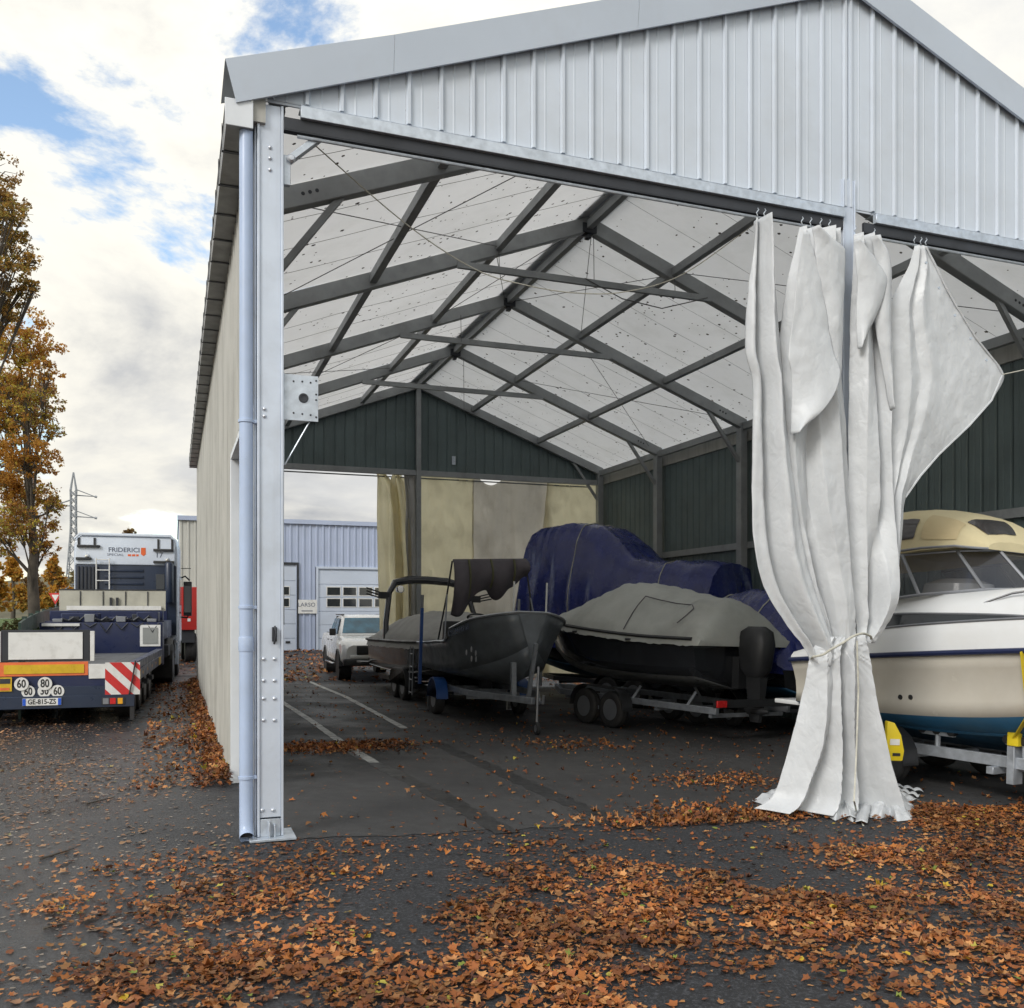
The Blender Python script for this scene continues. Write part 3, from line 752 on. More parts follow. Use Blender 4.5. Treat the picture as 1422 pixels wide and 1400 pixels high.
# skirt below the tie
gzc = gz(5.4, 0)
dsk = creases([(0,[(0,0),(.13,.07),(.24,.0),(.34,.07),(.44,-.04),(.56,.08),(.70,.02),(.84,.08),(1,0)]),
               (.25,[(0,-.04),(.16,.10),(.28,.06),(.36,.09),(.43,-.12),(.52,.12),(.66,.03),(.84,.12),(1,-.03)]),
               (.6,[(0,-.08),(.18,.14),(.30,.02),(.40,.13),(.46,-.13),(.56,.10),(.68,-.05),(.86,.18),(1,-.06)]),
               (.85,[(0,-.12),(.14,.10),(.26,-.06),(.38,.18),(.47,-.10),(.58,.10),(.66,-.10),(.86,.22),(1,-.10)]),
               (1,[(0,-.15),(.12,.10),(.24,-.10),(.36,.20),(.47,-.06),(.56,.12),(.66,-.14),(.84,.22),(1,-.14)])])
def skirt_t(v): return -.16 + .04*sstep(.35,1.,v)
cloth('skirt', cl, [(884,1140,1200),(905,1127,1206),(950,1121,1213),(1000,1112,1222),(1050,1101,1233),(1085,1092,1243),(1105,1085,1252),(1119,1074,1261),(1127,1060,1270)],
      skirt_t, lambda u, v: dsk(u, v)+.05*math.sin(math.pi*u)*(1-v)+.025*math.sin(u*27+v*3)*sstep(.8,1,v), m_curtain, 150, 90, seed=41)
def pooled(name, parent, pts, seed, mat=m_curtain):
    """crumpled cloth end lying on the ground: outline in pixels on the ground"""
    P = [on_g(*p) for p in pts]; n = len(P); c = sum(P, Vector())/n
    def fn(u, v):
        a = u*n; i = int(a) % n; f = a-int(a); e = P[i]*(1-f)+P[(i+1) % n]*f
        p = c+(e-c)*v; h = .10*(1-v**2)+.09*(abs(mnoise.noise((p.x*9+seed, p.y*9, seed)))*(1-v**4))+.008
        h += .035*max(0, mnoise.noise((u*9, v*2, seed)))*(v < .98)
        return (p.x, p.y, gz(p.x, p.y)+h)
    o = MB().grid(fn, 60, 12).build(name, mat, parent, recalc=False, smooth=180)
    return o
pooled('cloth_end', cl, [(1044,1113),(1062,1105),(1090,1099),(1130,1098),(1160,1108),(1150,1130),(1128,1134),(1112,1126),(1095,1128),(1085,1119),(1062,1119)], 1.)
pooled('cloth_end', cl, [(1125,1112),(1160,1105),(1200,1108),(1198,1132),(1184,1143),(1172,1136),(1160,1141),(1142,1131)], 2.)
pooled('cloth_end', cr, [(1185,1110),(1225,1105),(1258,1108),(1270,1122),(1266,1140),(1246,1142),(1236,1133),(1222,1139),(1206,1136)], 3.)
for k, (a, c) in enumerate((((1240,1100),(1280,1102)),((1244,1105),(1277,1109)),((1246,1110),(1272,1117)),((1238,1112),(1262,1124)),((1205,1118),(1196,1146)),((1186,1118),(1180,1141)))):
    A, B = on_g(*a), on_g(*c); b = MB(); n = 14; w = .05; d = (B-A).normalized(); s_ = Vector((-d.y, d.x, 0))*w
    for i in range(n+1):
        f = i/n; p = A*(1-f)+B*f; z = gz(p.x, p.y)+.012+.05*(1-f)+.025*abs(math.sin(f*9+k))
        for q, dz in ((p-s_, .0), (p, .018), (p+s_, .0)): b.v.append((q.x, q.y, z+dz))
    for i in range(n):
        for j in range(2): b.f.append((3*i+j, 3*i+j+1, 3*i+j+4, 3*i+j+3))
    o = b.build('torn_strip', m_curtain, cr, recalc=False, smooth=180); md = o.modifiers.new('t','SOLIDIFY'); md.thickness = .004
# hooks holding the cloth to the rail
hk = MB().tube([(0,0,.06),(.012,0,.045),(0,0,.03),(-.012,0,.012),(0,0,-.01)], .005, 6).mesh('hook', m_galv)
for px, py, c in ((1052,303,cl),(1062,304,cl),(1114,315,cl),(1126,316,cl),(1140,317,cl),(1152,319,cl),(1188,327,cr),(1214,331,cr),(1270,341,cr),(1279,343,cr),(1286,344,cr)):
    q = on_t(px, py-5, -.1); inst('hook', hk, c, q)
# tie cord
tp = [on_t(1130,912,-.32), on_t(1143,909,-.40), on_t(1152,903,-.42), on_t(1170,893,-.45), on_t(1186,883,-.42), on_t(1200,880,-.36), on_t(1210,886,-.2), on_t(1195,894,.0), on_t(1150,905,.02), on_t(1128,914,-.1), on_t(1130,912,-.32)]
rows = [(i, *p) for i, p in enumerate(tp)]
tag(MB().tube([crom(rows, k/60*(len(tp)-1)) for k in range(61)], .011, 8).build('tie_cord', m_rope), 'thin pale cord tied round the white curtains at the centre post', 'cord')
tag(MB().tube([on_t(1190,890,-.40), on_t(1192,960,-.42), on_t(1189,1050,-.52), on_t(1186,1112,-.66), on_g(1190,1130), on_g(1199,1147)], .008, 6).build('hanging_cord', m_rope), 'loose cord hanging down the skirt of the tied white curtain', 'cord')
q = on_t(1393,520,-.15)
tag(MB().tube([q, q+Vector((.35,.02,.09)), q+Vector((1.2,.05,.2)), Vector((W-.1,.05,5.0))], .006, 6).build('guy_line', m_rope), 'thin line holding out the tip of the loose curtain wing', 'rope')

# ------------------------------------------------------------------ rear curtains, lit from outside
m_cream = material('cream pvc curtain', (.84,.80,.66), .5, var=.06, vs=1, dirt=(.60,.56,.45), dirt_amt=.5, dscale=1.2, trans=.8, spec=.3)
m_taupe = material('taupe pvc curtain', (.76,.73,.67), .5, var=.08, vs=1, dirt=(.52,.49,.43), dirt_amt=.5, dscale=1.4, trans=.72, spec=.3)
m_greyc = material('grey pvc curtain', (.60,.59,.57), .5, var=.06, vs=1, dirt=(.34,.33,.30), dirt_amt=.5, dscale=1.4, trans=.4, spec=.3)
rc = thing('rear_curtain', 'cream and grey tarpaulin curtain gathered beside the rear post, over the pickup', 'curtain', group='rear curtains', tilt=False)
p1_ = pleats(1.6,.10,.3,.5,3.); TR = 16.75
cloth('cream_cloth', rc, [(652,521,530),(662,523,540),(678,523,553),(720,523,560),(780,524,562),(850,526,562),(930,528,562)], TR, p1_, m_cream, 40, 60, seed=51)
cloth('cream_cloth', rc, [(655,546,553),(670,541,566),(720,545,572),(800,548,574),(930,550,576)], TR-.05, pleats(1.5,.09,1.1,.5,4.), m_cream, 34, 60, seed=53)
cloth('grey_cloth', rc, [(655,560,578),(700,563,580),(740,562,581),(800,566,582),(930,568,582)], TR-.12, pleats(1.7,.06,2.,.4,6.), m_greyc, 34, 60, seed=55)
rc2 = thing('rear_curtain', 'wide cream and taupe tarpaulin curtain hanging behind the blue covered boat', 'curtain', group='rear curtains', tilt=False)
cloth('cream_panel', rc2, [(655,584,657),(760,583,657),(940,583,657)], TR, pleats(1.2,.02,.4,.3,2.), m_cream, 40, 50, seed=61, wr=.02)
def sag(u): return 0
def taupe(name, rows, ds, mat, seed): cloth(name, rc2, rows, TR+.02, ds, mat, 50, 60, seed=seed, wr=.02)
cloth('taupe_panel', rc2, [(658,656,762),(700,655,762),(760,655,762),(940,655,762)], TR+.02, pleats(2.6,.05,1.,.5,7.), m_taupe, 90, 60, seed=63, wr=.012,
      topsag=lambda u: 16*max(0,math.sin(math.pi*min(1,u/.48)))**1.2 if u < .48 else 6*math.sin(math.pi*(u-.48)/.52))
cloth('cream_panel', rc2, [(664,760,832),(760,752,834),(940,745,836)], TR, pleats(1.0,.03,.4,.3,12.), m_cream, 40, 50, seed=67, wr=.02)
rt = MB().tube([(.3,TR-.02,5.33),(W-.3,TR-.02,5.33)], .018, 8); rt.build('rear_rail', m_steel, rear)
for px, py in ((523,652),(552,655),(564,655),(572,656),(590,656),(620,657),(655,658),(708,661),(735,662),(760,663),(800,665),(828,667)):
    q = on_t(px, py-4, TR-.02); inst('hook', hk, rear, q)
# ------------------------------------------------------------------ vehicle helpers
m_tyre = material('tyre rubber', (.022,.022,.023), .75, var=.25, vs=5, dirt=(.07,.06,.05), dirt_amt=.5, dscale=3)
m_rim = material('grey rim', (.26,.27,.29), .45, .6, var=.1)
m_chrome = material('chrome', (.75,.76,.78), .15, 1., var=.05, rvar=.05)
m_glass = material('dark glass', (.02,.025,.03), .06, var=0, rvar=0, spec=.8)
m_white = material('white paint', (.72,.73,.74), .28, var=.03, dirt=(.45,.43,.38), dirt_amt=.25, coat=.4)
m_red = material('red lamp', (.55,.02,.02), .25, var=.05)
m_amber = material('amber', (.75,.36,.02), .4, var=.1)
m_navy = material('navy blue paint', (.010,.018,.066), .40, var=.15, dirt=(.028,.030,.036), dirt_amt=.4, dscale=2.5, rvar=.15)
m_navyd = material('dark navy cab', (.016,.027,.055), .35, var=.12, dirt=(.035,.04,.05), dirt_amt=.35)
m_cabw = material('pale blue white cab paint', (.62,.68,.77), .3, var=.04, dirt=(.42,.44,.46), dirt_amt=.4, coat=.3)
m_txt = material('grey lettering', (.10,.12,.17), .5, var=0)
m_orange = material('orange mark', (.72,.13,.03), .5, var=.05)
m_whitep = material('white plate', (.72,.72,.70), .45, var=.05, dirt=(.45,.44,.40), dirt_amt=.5, dscale=6)
m_yplate = material('yellow reflector', (.62,.40,.02), .35, var=.12, vs=8)
m_oplate = material('orange reflector', (.72,.16,.05), .4, var=.1, vs=8)
m_beige = material('beige boards', (.45,.44,.37), .6, var=.12, dirt=(.28,.27,.22), dirt_amt=.5, dscale=3)
m_eublue = material('blue plate band', (.02,.10,.55), .4, var=0)
def wheel(parent, x, y, z, r, w, rim=None, name='wheel', rr=.58):
    t = MB().lathe([(r*rr,-w*.45),(r*.80,-w*.5),(r*.95,-w*.45),(r,-w*.30),(r*1.0,-w*.05),(r*.985,0),(r,w*.05),(r,w*.30),(r*.95,w*.45),(r*.80,w*.5),(r*rr,w*.45)], axis='X', n=28)
    o = t.build(name, m_tyre, parent, smooth=50); o.location = (x, y, z)
    for sg in (-1, 1):
        h = MB().lathe([(r*rr,sg*w*.46),(r*rr*.93,sg*w*.40),(r*rr*.86,sg*w*.22),(r*rr*.5,sg*w*.26),(r*rr*.34,sg*w*.40),(r*rr*.30,sg*w*.46),(0,sg*w*.47)], axis='X', n=24)
        h.build('rim', rim or m_rim, o, smooth=40)
    return o
def ring(y, pts): return [(x, y, z) for x, z in pts]
def body_ring(y, hw, z0, zm, zt, hwt, tuck=.06):
    h = [(hw-tuck,z0),(hw,z0+.08),(hw,zm),(hw-(hw-hwt)*.4,zm+(zt-zm)*.6),(hwt,zt-.02),(hwt-.05,zt)]
    return ring(y, h + [(-x, z) for x, z in reversed(h)])

# ------------------------------------------------------------------ low-loader trailer
p = cw(-7.10, 14.0); TRZ = rad(-3.0)
lt_ = thing('low_loader_trailer', 'navy low loader trailer with striped warning board and yellow reflector at its tail', 'trailer', (p.x, p.y, 0), TRZ)
b = MB(); b.bx(-1.25,1.25,.0,6.6,.60,.80); b.bx(-1.25,-1.12,0,6.6,.80,.93); b.bx(1.12,1.25,0,6.6,.80,.93); b.bx(-1.22,1.22,-.05,.1,.52,.82)
b.build('chassis', m_navy, lt_, bevel=.012, seg=1)
for k in range(11):
    MB().bx(-1.12+k*.204,-1.12+k*.204+.198,.1,6.6,.80,.835+random.uniform(0,.006)).build('deck_plank', material('deck', (.10,.105,.115), .7, var=.3, dirt=(.05,.05,.05), dirt_amt=.6) if k == 0 else bpy.data.materials['deck'], lt_)
b = MB(); b.bx(-1.22,1.22,-.09,-.05,.30,.60); b.bx(-1.27,1.27,-.13,-.09,.27,.46); b.build('rear_bumper', m_navyd, lt_, bevel=.008, seg=1)
b = MB(); b.bx(-1.05,1.05,.3,6.2,.38,.60); b.build('frame_rails', m_dark, lt_)
# goose neck
b = MB(); b.bx(-1.25,1.25,6.6,7.2,.55,1.52); b.bx(-1.25,1.25,7.2,10.2,1.12,1.55); b.build('gooseneck', m_navy, lt_, bevel=.02, seg=2)
b = MB(); b.bx(-.85,-.1,6.75,7.3,1.52,1.72); b.bx(.1,.55,6.8,7.6,1.52,1.64); b.bx(.7,1.15,6.7,7.4,1.52,1.75); b.bx(-1.2,1.2,7.5,7.8,1.55,1.78); b.build('winch_box', m_navy, lt_, bevel=.015, seg=1)
ch = MB(); 
for k in range(9):
    x = -.9+k*.22; ch.tube([(x,6.68,1.56),(x+.1,6.66,1.60+.03*(k%3)),(x+.2,6.7,1.56)], .028, 6)
ch.build('chain', m_dark, lt_)
for k in range(7):
    x = -1.0+k*.32; MB().bx(x,x+.2,6.62+.1*(k%2),6.9,1.525,1.60+.05*(k%3)).build('ratchet_block', m_dark if k % 2 else m_rim, lt_, bevel=.01, seg=1)
    MB().tube([(x,6.60,1.50),(x+.12,6.56,1.30+.06*(k%3)),(x+.25,6.60,1.50)], .016, 5).build('lashing', m_dark, lt_)
for y in (1.75,2.85,3.95): MB().bx(1.14,1.24,y-.16,y+.16,.42,.50).build('side_marker_bracket', m_dark, lt_)
for y in (.5,5.4):
    MB().bx(1.252,1.262,y,y+.5,.62,.78).build('side_reflector', m_yplate, lt_)
b = MB(); b.bx(-1.17,1.2,8.55,8.60,1.78,2.27); hb = b.build('headboard', m_beige, lt_, bevel=.004, seg=1)
for k in range(4): MB().bx(-.72+k*.5,-.70+k*.5,8.53,8.549,1.80,2.25).build('joint_strip', m_dark, hb)
MB().bx(-1.0,1.1,8.47,8.52,1.80,1.90).build('rail', m_whitep, hb); MB().bx(-1.19,1.22,8.54,8.61,2.272,2.30).build('cap_rail', m_dark, hb)
for x in (-.06,.08): MB().bx(x,x+.05,8.49,8.545,1.90,2.1).build('latch', m_dark, hb)
fr = MB(); fr.bx(.78,1.21,6.575,6.598,.98,1.46); fw = fr.build('side_box_frame', m_whitep, lt_, bevel=.003, seg=1)
MB().bx(.84,1.15,6.56,6.574,1.04,1.40).build('grille', material('grille grey', (.26,.27,.26), .5, var=.1), fw)
MB().bx(-1.2,-.45,6.56,6.598,1.44,1.50).build('marker_strip', m_whitep, lt_)
# folded warning sign on the tail
b = MB(); b.bx(-.60,.62,-.03,.03,.985,1.46); sg = b.build('sign_frame', m_dark, lt_, bevel=.004, seg=1)
MB().bx(-.50,.52,-.045,-.031,1.015,1.425).build('sign_panel', m_whitep, sg)
for x0, x1 in ((-.67,-.605),(.625,.685)): MB().bx(x0,x1,-.035,.02,.98,1.44).build('sign_wing', m_whitep, sg, bevel=.003, seg=1)
b = MB(); b.bx(-.62,.60,-.062,-.051,.765,.975); rp_ = b.build('reflector', m_oplate, lt_); MB().bx(-.555,.545,-.072,-.063,.80,.935).build('yellow_band', m_yplate, rp_)
for x0, x1 in ((-1.24,-.63),(.61,.845)): MB().bx(x0,x1,-.07,-.051,.71,.935).build('tail_plate', m_whitep, lt_, bevel=.003, seg=1)
RU_ = ((1,0,0),(0,0,1))
for x, z, t in ((-.31,.65,'60'),(.01,.65,'80')):
    d = MB().lathe([(0,-.012),(.098,-.012),(.10,0)], c=(x,-.106,z), axis='Y', n=28).build('speed_disc', m_whitep, lt_)
    lettering('numerals', t, .17, m_black, d, face_m((x,-.1195,z), *RU_), .001, bold=.004, xs=.72)
for x, z, t in ((-.22,.532,'60'),(-.0,.535,'30'),(.18,.53,'60')):
    d = MB().lathe([(0,-.006),(.093,-.006),(.095,0)], c=(x,-.094,z), axis='Y', n=28).build('speed_disc', m_whitep, lt_)
    lettering('numerals', t, .16, m_black, d, face_m((x,-.1015,z), *RU_), .0008, bold=.004, xs=.72)
b = MB().bx(-.62,-.44,-.112,-.095,.545,.755).build('warning_sticker', m_yplate, lt_); MB().bx(-.60,-.46,-.116,-.1125,.66,.735).build('sticker_print', m_dark, b); MB().bx(-.60,-.47,-.116,-.1125,.56,.60).build('sticker_print', m_oplate, b)
b = MB().bx(-.29,.24,-.15,-.135,.325,.433).build('number_plate', m_whitep, lt_)
for x0, x1 in ((-.288,-.245),(.195,.238)): MB().bx(x0,x1,-.1545,-.1505,.328,.43).build('plate_band', m_eublue, b)
lettering('numerals', 'GE-815-ZS', .105, m_black, b, face_m((-.025,-.1525,.379), *RU_), .001, bold=.002, xs=.82)
# striped warning board
b = MB().bx(.845,1.345,-.10,-.085,.455,.955).build('warning_board', m_whitep, lt_)
m_rs = material('red reflective', (.55,.03,.03), .35, var=.12, vs=6)
def stripe(c0, c1):      # region c0 < (u - v) ... clipped diagonal, u right, v up, both 0..0.5
    poly = [(0,0),(.5,0),(.5,.5),(0,.5)]
    def clip(P, s, c):
        out = []
        for i in range(len(P)):
            a, q = P[i], P[(i+1) % len(P)]; fa, fq = s*(a[0]+a[1]-c), s*(q[0]+q[1]-c)
            if fa >= 0: out.append(a)
            if fa*fq < 0: t = fa/(fa-fq); out.append((a[0]+(q[0]-a[0])*t, a[1]+(q[1]-a[1])*t))
        return out
    P = clip(clip(poly, 1, c0), -1, c1); return P
for c0, c1 in ((.0,.09),(.24,.41),(.56,.73),(.86,.95)):
    P = stripe(c0, c1)
    if len(P) > 2: MB().prism([(.845+u, .455+v) for u, v in P], 'Y', -.1045, -.101).build('red_stripe', m_rs, b)
MB().tube([(1.28,-.12,.98),(1.24,-.13,.7),(1.19,-.12,.46)], .012, 6).build('strap', m_black, lt_)
b = MB().bx(.80,1.13,-.145,-.131,.31,.42).build('tail_lamp', m_dark, lt_, bevel=.004, seg=1)
MB().bx(.92,1.0,-.152,-.146,.32,.41).build('lens', m_red, b); MB().bx(.82,.90,-.152,-.146,.32,.41).build('lens', m_rim, b); MB().bx(1.03,1.10,-.152,-.146,.32,.41).build('lens', m_amber, b)
b = MB().bx(-1.13,-.80,-.145,-.131,.31,.42).build('tail_lamp', m_dark, lt_, bevel=.004, seg=1); MB().bx(-1.0,-.88,-.152,-.146,.32,.41).build('lens', m_red, b)
hk_ = MB(); hk_.tube([(1.27,-.02,.93),(1.31,-.03,.80),(1.29,-.05,.70)], .022, 8); hk_.bx(1.25,1.29,-.02,.25,.60,.93); hk_.build('side_hook', m_rim, lt_)
MB().bx(1.20,1.26,-.12,-.05,.06,.28).build('mudflap', m_black, lt_)
for y in (1.2,2.3,3.4,4.5):
    for x in (-1.0,1.0): wheel(lt_, x, y, .36, .36, .30)
for k in range(6): MB().lathe([(0,.0),(.03,.001),(.034,-.01)], c=(1.252,.6+k*1.0,.70), axis='X', n=10).build('side_marker', m_amber, lt_)

# ------------------------------------------------------------------ tractor unit
p = cw(-10.02, 23.9)
tk = thing('semi_truck', 'white and navy semi truck tractor seen from behind, with ladder on its cab', 'truck', (p.x, p.y, 0), TRZ)
HWc = 1.24
rings = []
for y, hw, zt, z0 in ((0,HWc,3.74,1.05),(.06,HWc+.01,3.80,1.0),(1.2,HWc+.01,3.84,.8),(1.9,HWc,3.80,.55),(2.15,HWc-.03,3.55,.5),(2.28,HWc-.10,2.2,.5),(2.32,HWc-.12,.6,.5)):
    rings.append(ring(y, [(-hw+.05,z0),(-hw,z0+.08),(-hw,zt-.30),(-hw+.07,zt-.10),(-hw+.22,zt),(hw-.22,zt),(hw-.07,zt-.10),(hw,zt-.30),(hw,z0+.08),(hw-.05,z0)]))
MB().loft(rings).build('cab', m_cabw, tk, smooth=35)
MB().bx(-HWc+.03,HWc-.02,-.05,-.003,1.15,2.97).build('rear_wall', m_navyd, tk, bevel=.02)
b = MB(); b.prism([(-1.21,2.975),(1.19,2.975),(1.20,3.55),(1.08,3.70),(-1.10,3.70),(-1.21,3.55)], 'Y', -.075, -.004); uw = b.build('upper_rear_panel', m_cabw, tk, bevel=.03, seg=3)
b = MB(); b.prism([(-1.23,3.60),(-1.10,3.715),(1.08,3.715),(1.21,3.60),(1.21,3.65),(1.09,3.785),(-1.11,3.785),(-1.23,3.65)], 'Y', -.12, -.02); b.build('roof_edge', m_cabw, tk, bevel=.015)
for k, z in enumerate((1.62,1.78,1.95,2.12,2.29,2.46,2.63,2.80)):
    MB().bx(-.52,.42,-.075,-.051,z,z+.07).build('pressed_rib', m_navyd, tk, bevel=.02, seg=2)
for k in range(6): MB().bx(-1.16+k*.09,-1.11+k*.09,-.09,-.051,1.3,2.93).build('air_duct', m_dark, tk, bevel=.01, seg=1)
MB().bx(.72,.93,-.066,-.051,2.35,2.75).build('rear_window', m_glass, tk, bevel=.005, seg=1)
MB().bx(.68,1.0,-.062,-.051,1.4,2.3).build('side_locker', m_navy, tk, bevel=.008, seg=1)
for x0, x1, z in ((-1.16,-.62,3.44),(.66,1.15,3.37),(-1.19,-.82,3.12),(.66,1.17,3.06)):
    MB().bx(x0,x1,-.14,-.076,z-.03,z+.035).build('rubber_bar', m_blackp, tk, bevel=.012, seg=2)
for x, z0, z1 in ((-.75,3.47,3.66),(.78,3.40,3.66),(-1.12,3.48,3.66),(1.12,3.40,3.66)): MB().bx(x-.025,x+.025,-.10,-.076,z0,z1).build('bar_post', m_blackp, tk)
for x, z in ((-.93,3.20),(1.0,3.13)): MB().lathe([(0,-.05),(.04,-.045),(.055,-.01),(.055,0)], c=(x,-.076,z), axis='Y', n=14).build('work_lamp', m_chrome, tk, smooth=True)
ld = MB()
for x in (-.70,-.39): ld.tube([(x,-.17,3.14),(x,-.17,1.9)], .016, 8)
for k in range(5): ld.tube([(-.70,-.17,3.10-k*.27),(-.39,-.17,3.10-k*.27)], .013, 8)
for x in (-.70,-.39): ld.tube([(x,-.17,3.0),(x,-.05,3.0)], .01, 6); ld.tube([(x,-.17,2.0),(x,-.05,2.0)], .01, 6)
ld.build('ladder', m_whitep, tk)
lettering('lettering', 'FRIDERICI', .165, m_txt, tk, face_m((-.05,-.0785,3.36), *RU_), .001, bold=.002, xs=1.05)
lettering('lettering', 'SPECIAL', .09, m_txt, tk, face_m((-.26,-.0785,3.235), *RU_), .001, xs=1.25)
MB().bx(.04,.12,-.081,-.0765,3.205,3.255).build('orange_square', m_orange, tk); MB().bx(.14,.22,-.081,-.0765,3.205,3.255).build('orange_square', m_orange, tk); MB().bx(.24,.30,-.081,-.0765,3.205,3.255).build('orange_square', m_orange, tk)
MB().prism([(.36,3.43),(.47,3.43),(.475,3.26),(.415,3.215),(.355,3.26)], 'Y', -.082,-.0765).build('orange_shield', m_orange, tk)
lettering('lettering', '17', .19, m_txt, tk, face_m((.80,-.0785,3.24), *RU_), .001, bold=.002)
for k, (x, mt) in enumerate(((-.25,m_red),(-.05,m_eublue),(.15,m_yplate),(.3,m_blackp))):
    MB().tube([(x,-.06,1.75),(x-.05,-.35,1.35+.05*k),(x+.1,-.7,1.25),(x+.02,-1.1,1.45),(x,-1.5,1.60)], .022, 6).build('air_hose', mt, tk, smooth=True)
for sx in (-1, 1):
    b = MB().bx(sx*1.0-.16,sx*1.0+.16,-2.98,-2.92,.70,.84); o = b.build('tail_lamp', m_dark, tk); MB().bx(sx*1.0-.14,sx*1.0+.02,-2.99,-2.981,.72,.82).build('lens', m_red, o)
    MB().bx(sx*.96-.28,sx*.96+.28,-2.32,-2.30,.18,.62).build('mudflap', m_black, tk)
MB().lathe([(0,.0),(.10,.0),(.11,.02),(.11,1.0),(.08,1.05),(0,1.05)], c=(1.05,-.18,2.0), axis='Z', n=14).build('exhaust_stack', m_navyd, tk, smooth=True)
# side details of the cab (door, window, mirrors)
dr = MB().bx(HWc+.006,HWc+.02,.75,1.95,.95,2.75).build('door', m_cabw, tk, bevel=.006, seg=1)
MB().bx(HWc+.021,HWc+.026,.85,1.85,1.95,2.65).build('window', m_glass, dr, bevel=.004, seg=1); MB().bx(HWc+.021,HWc+.05,.80,.98,1.72,1.76).build('handle', m_blackp, dr)
b = MB(); b.bx(HWc+.08,HWc+.30,1.75,1.92,1.65,2.62); b.tube([(HWc-.02,1.95,2.72),(HWc+.12,1.93,2.78),(HWc+.24,1.86,2.66)], .025, 8); b.tube([(HWc,1.95,1.62),(HWc+.18,1.86,1.60),(HWc+.22,1.84,1.7)], .025, 8)
mi = b.build('mirror', m_blackp, tk, bevel=.03, seg=2); MB().bx(HWc+.10,HWc+.28,1.742,1.749,1.75,2.5).build('mirror_glass', m_glass, mi)
b = MB(); b.bx(HWc+.02,HWc+.28,1.7,1.72,2.98,3.0); b.build('mirror_arm', m_blackp, tk)
b = MB(); b.bx(-HWc+.05,HWc-.05,-2.9,.4,.72,.98); b.build('chassis', m_dark, tk, bevel=.01, seg=1)
ft = MB(); ft.lathe([(.0,-.55),(.28,-.55),(.32,-.5),(.32,.5),(.28,.55),(0,.55)], axis='Y', n=22); o = ft.build('fuel_tank', m_chrome, tk, smooth=40); o.location = (HWc-.36,-.1,.66)
MB().bx(-HWc,HWc,.55,.62,.35,.95).build('step_panel', m_cabw, tk, bevel=.01, seg=1)
for sx in (-1, 1):
    wheel(tk, sx*1.05, 1.35, .51, .51, .34); wheel(tk, sx*.96, -1.6, .51, .51, .56)
    ar = MB(); pts = []
    for k in range(9):
        a = math.pi*k/8; pts.append((-1.6+.60*math.cos(a), .62+.50*math.sin(a)))
    q = [(y, z) for y, z in pts] + [(y*1.0, z-.03) for y, z in reversed(pts)]
    ar.prism(q, 'X', sx*.66, sx*1.24); ar.build('mudguard', m_blackp, tk)
# red machine beyond the truck
p = on_g(258,905)
rt_ = thing('red_truck', 'red box bodied truck standing beyond the white truck cab', 'truck', (on_g(258,920).x-.9, on_g(258,920).y-.5, 0), rad(3))
MB().bx(-.9,1.4,0,4.0,1.15,2.65).build('box_body', material('red paint', (.48,.03,.025), .4, var=.1, dirt=(.2,.03,.03), dirt_amt=.3), rt_, bevel=.03)
MB().bx(-.8,1.2,.1,4.0,.7,1.15).build('chassis', m_dark, rt_, bevel=.01, seg=1)
for x in (-.65,1.1):
    for y in (.8,2.9): wheel(rt_, x, y, .52, .52, .4)
MB().bx(.95,1.05,-.02,-.001,1.45,1.55).build('reflector', m_whitep, rt_); MB().bx(-.7,-.55,-.02,-.001,1.25,1.35).build('tail_lamp', m_red, rt_)

# ------------------------------------------------------------------ pickup
pf = cw(-4.72, 25.6); hh = hd(.30, -.95)
m_pk = material('white pickup paint', (.74,.74,.73), .25, var=.02, dirt=(.45,.42,.36), dirt_amt=.3, coat=.5)
m_wind = material('windscreen glass', (.03,.12,.18), .08, var=.5, vs=3, rvar=0, spec=.5)  # reflected blue of the sky put into the glass colour
pk = thing('pickup_truck', 'white double cab pickup parked behind the shelter by the covered tower boat', 'pickup', (0,0,0), hh, tilt=False)
# front right wheel should stand at pf
off = Matrix.Rotation(hh, 4, 'Z') @ Vector((.80, 1.75, 0)); pk.location = (pf.x-off.x, pf.y-off.y, gz(pf.x-off.x, pf.y-off.y))
rg = [body_ring(y, hw, z0, zm, zt, ht) for y, hw, z0, zm, zt, ht in
      ((-2.66,.86,.62,.98,1.18,.80),(-2.60,.92,.56,1.0,1.24,.86),(-.9,.93,.48,1.0,1.25,.87),(.95,.93,.46,1.0,1.22,.87),(1.35,.93,.46,1.0,1.22,.84),(2.1,.92,.48,.98,1.14,.80),(2.42,.88,.50,.93,1.06,.74),(2.58,.78,.52,.86,.98,.66))]
MB().loft(rg).build('body', m_pk, pk, smooth=32)
rg = []
for y, hw, z in ((-.95,.80,1.22),(-.80,.72,1.62),(-.62,.66,1.76),(.0,.66,1.82),(.42,.66,1.79),(.60,.68,1.74),(1.28,.80,1.24)):
    rg.append([(x, y, zz) for x, zz in ((-.86,1.20),(-hw,z-.035),(-hw+.06,z),(hw-.06,z),(hw,z-.035),(.86,1.20))])
MB().loft(rg).build('cabin', m_pk, pk, smooth=30)
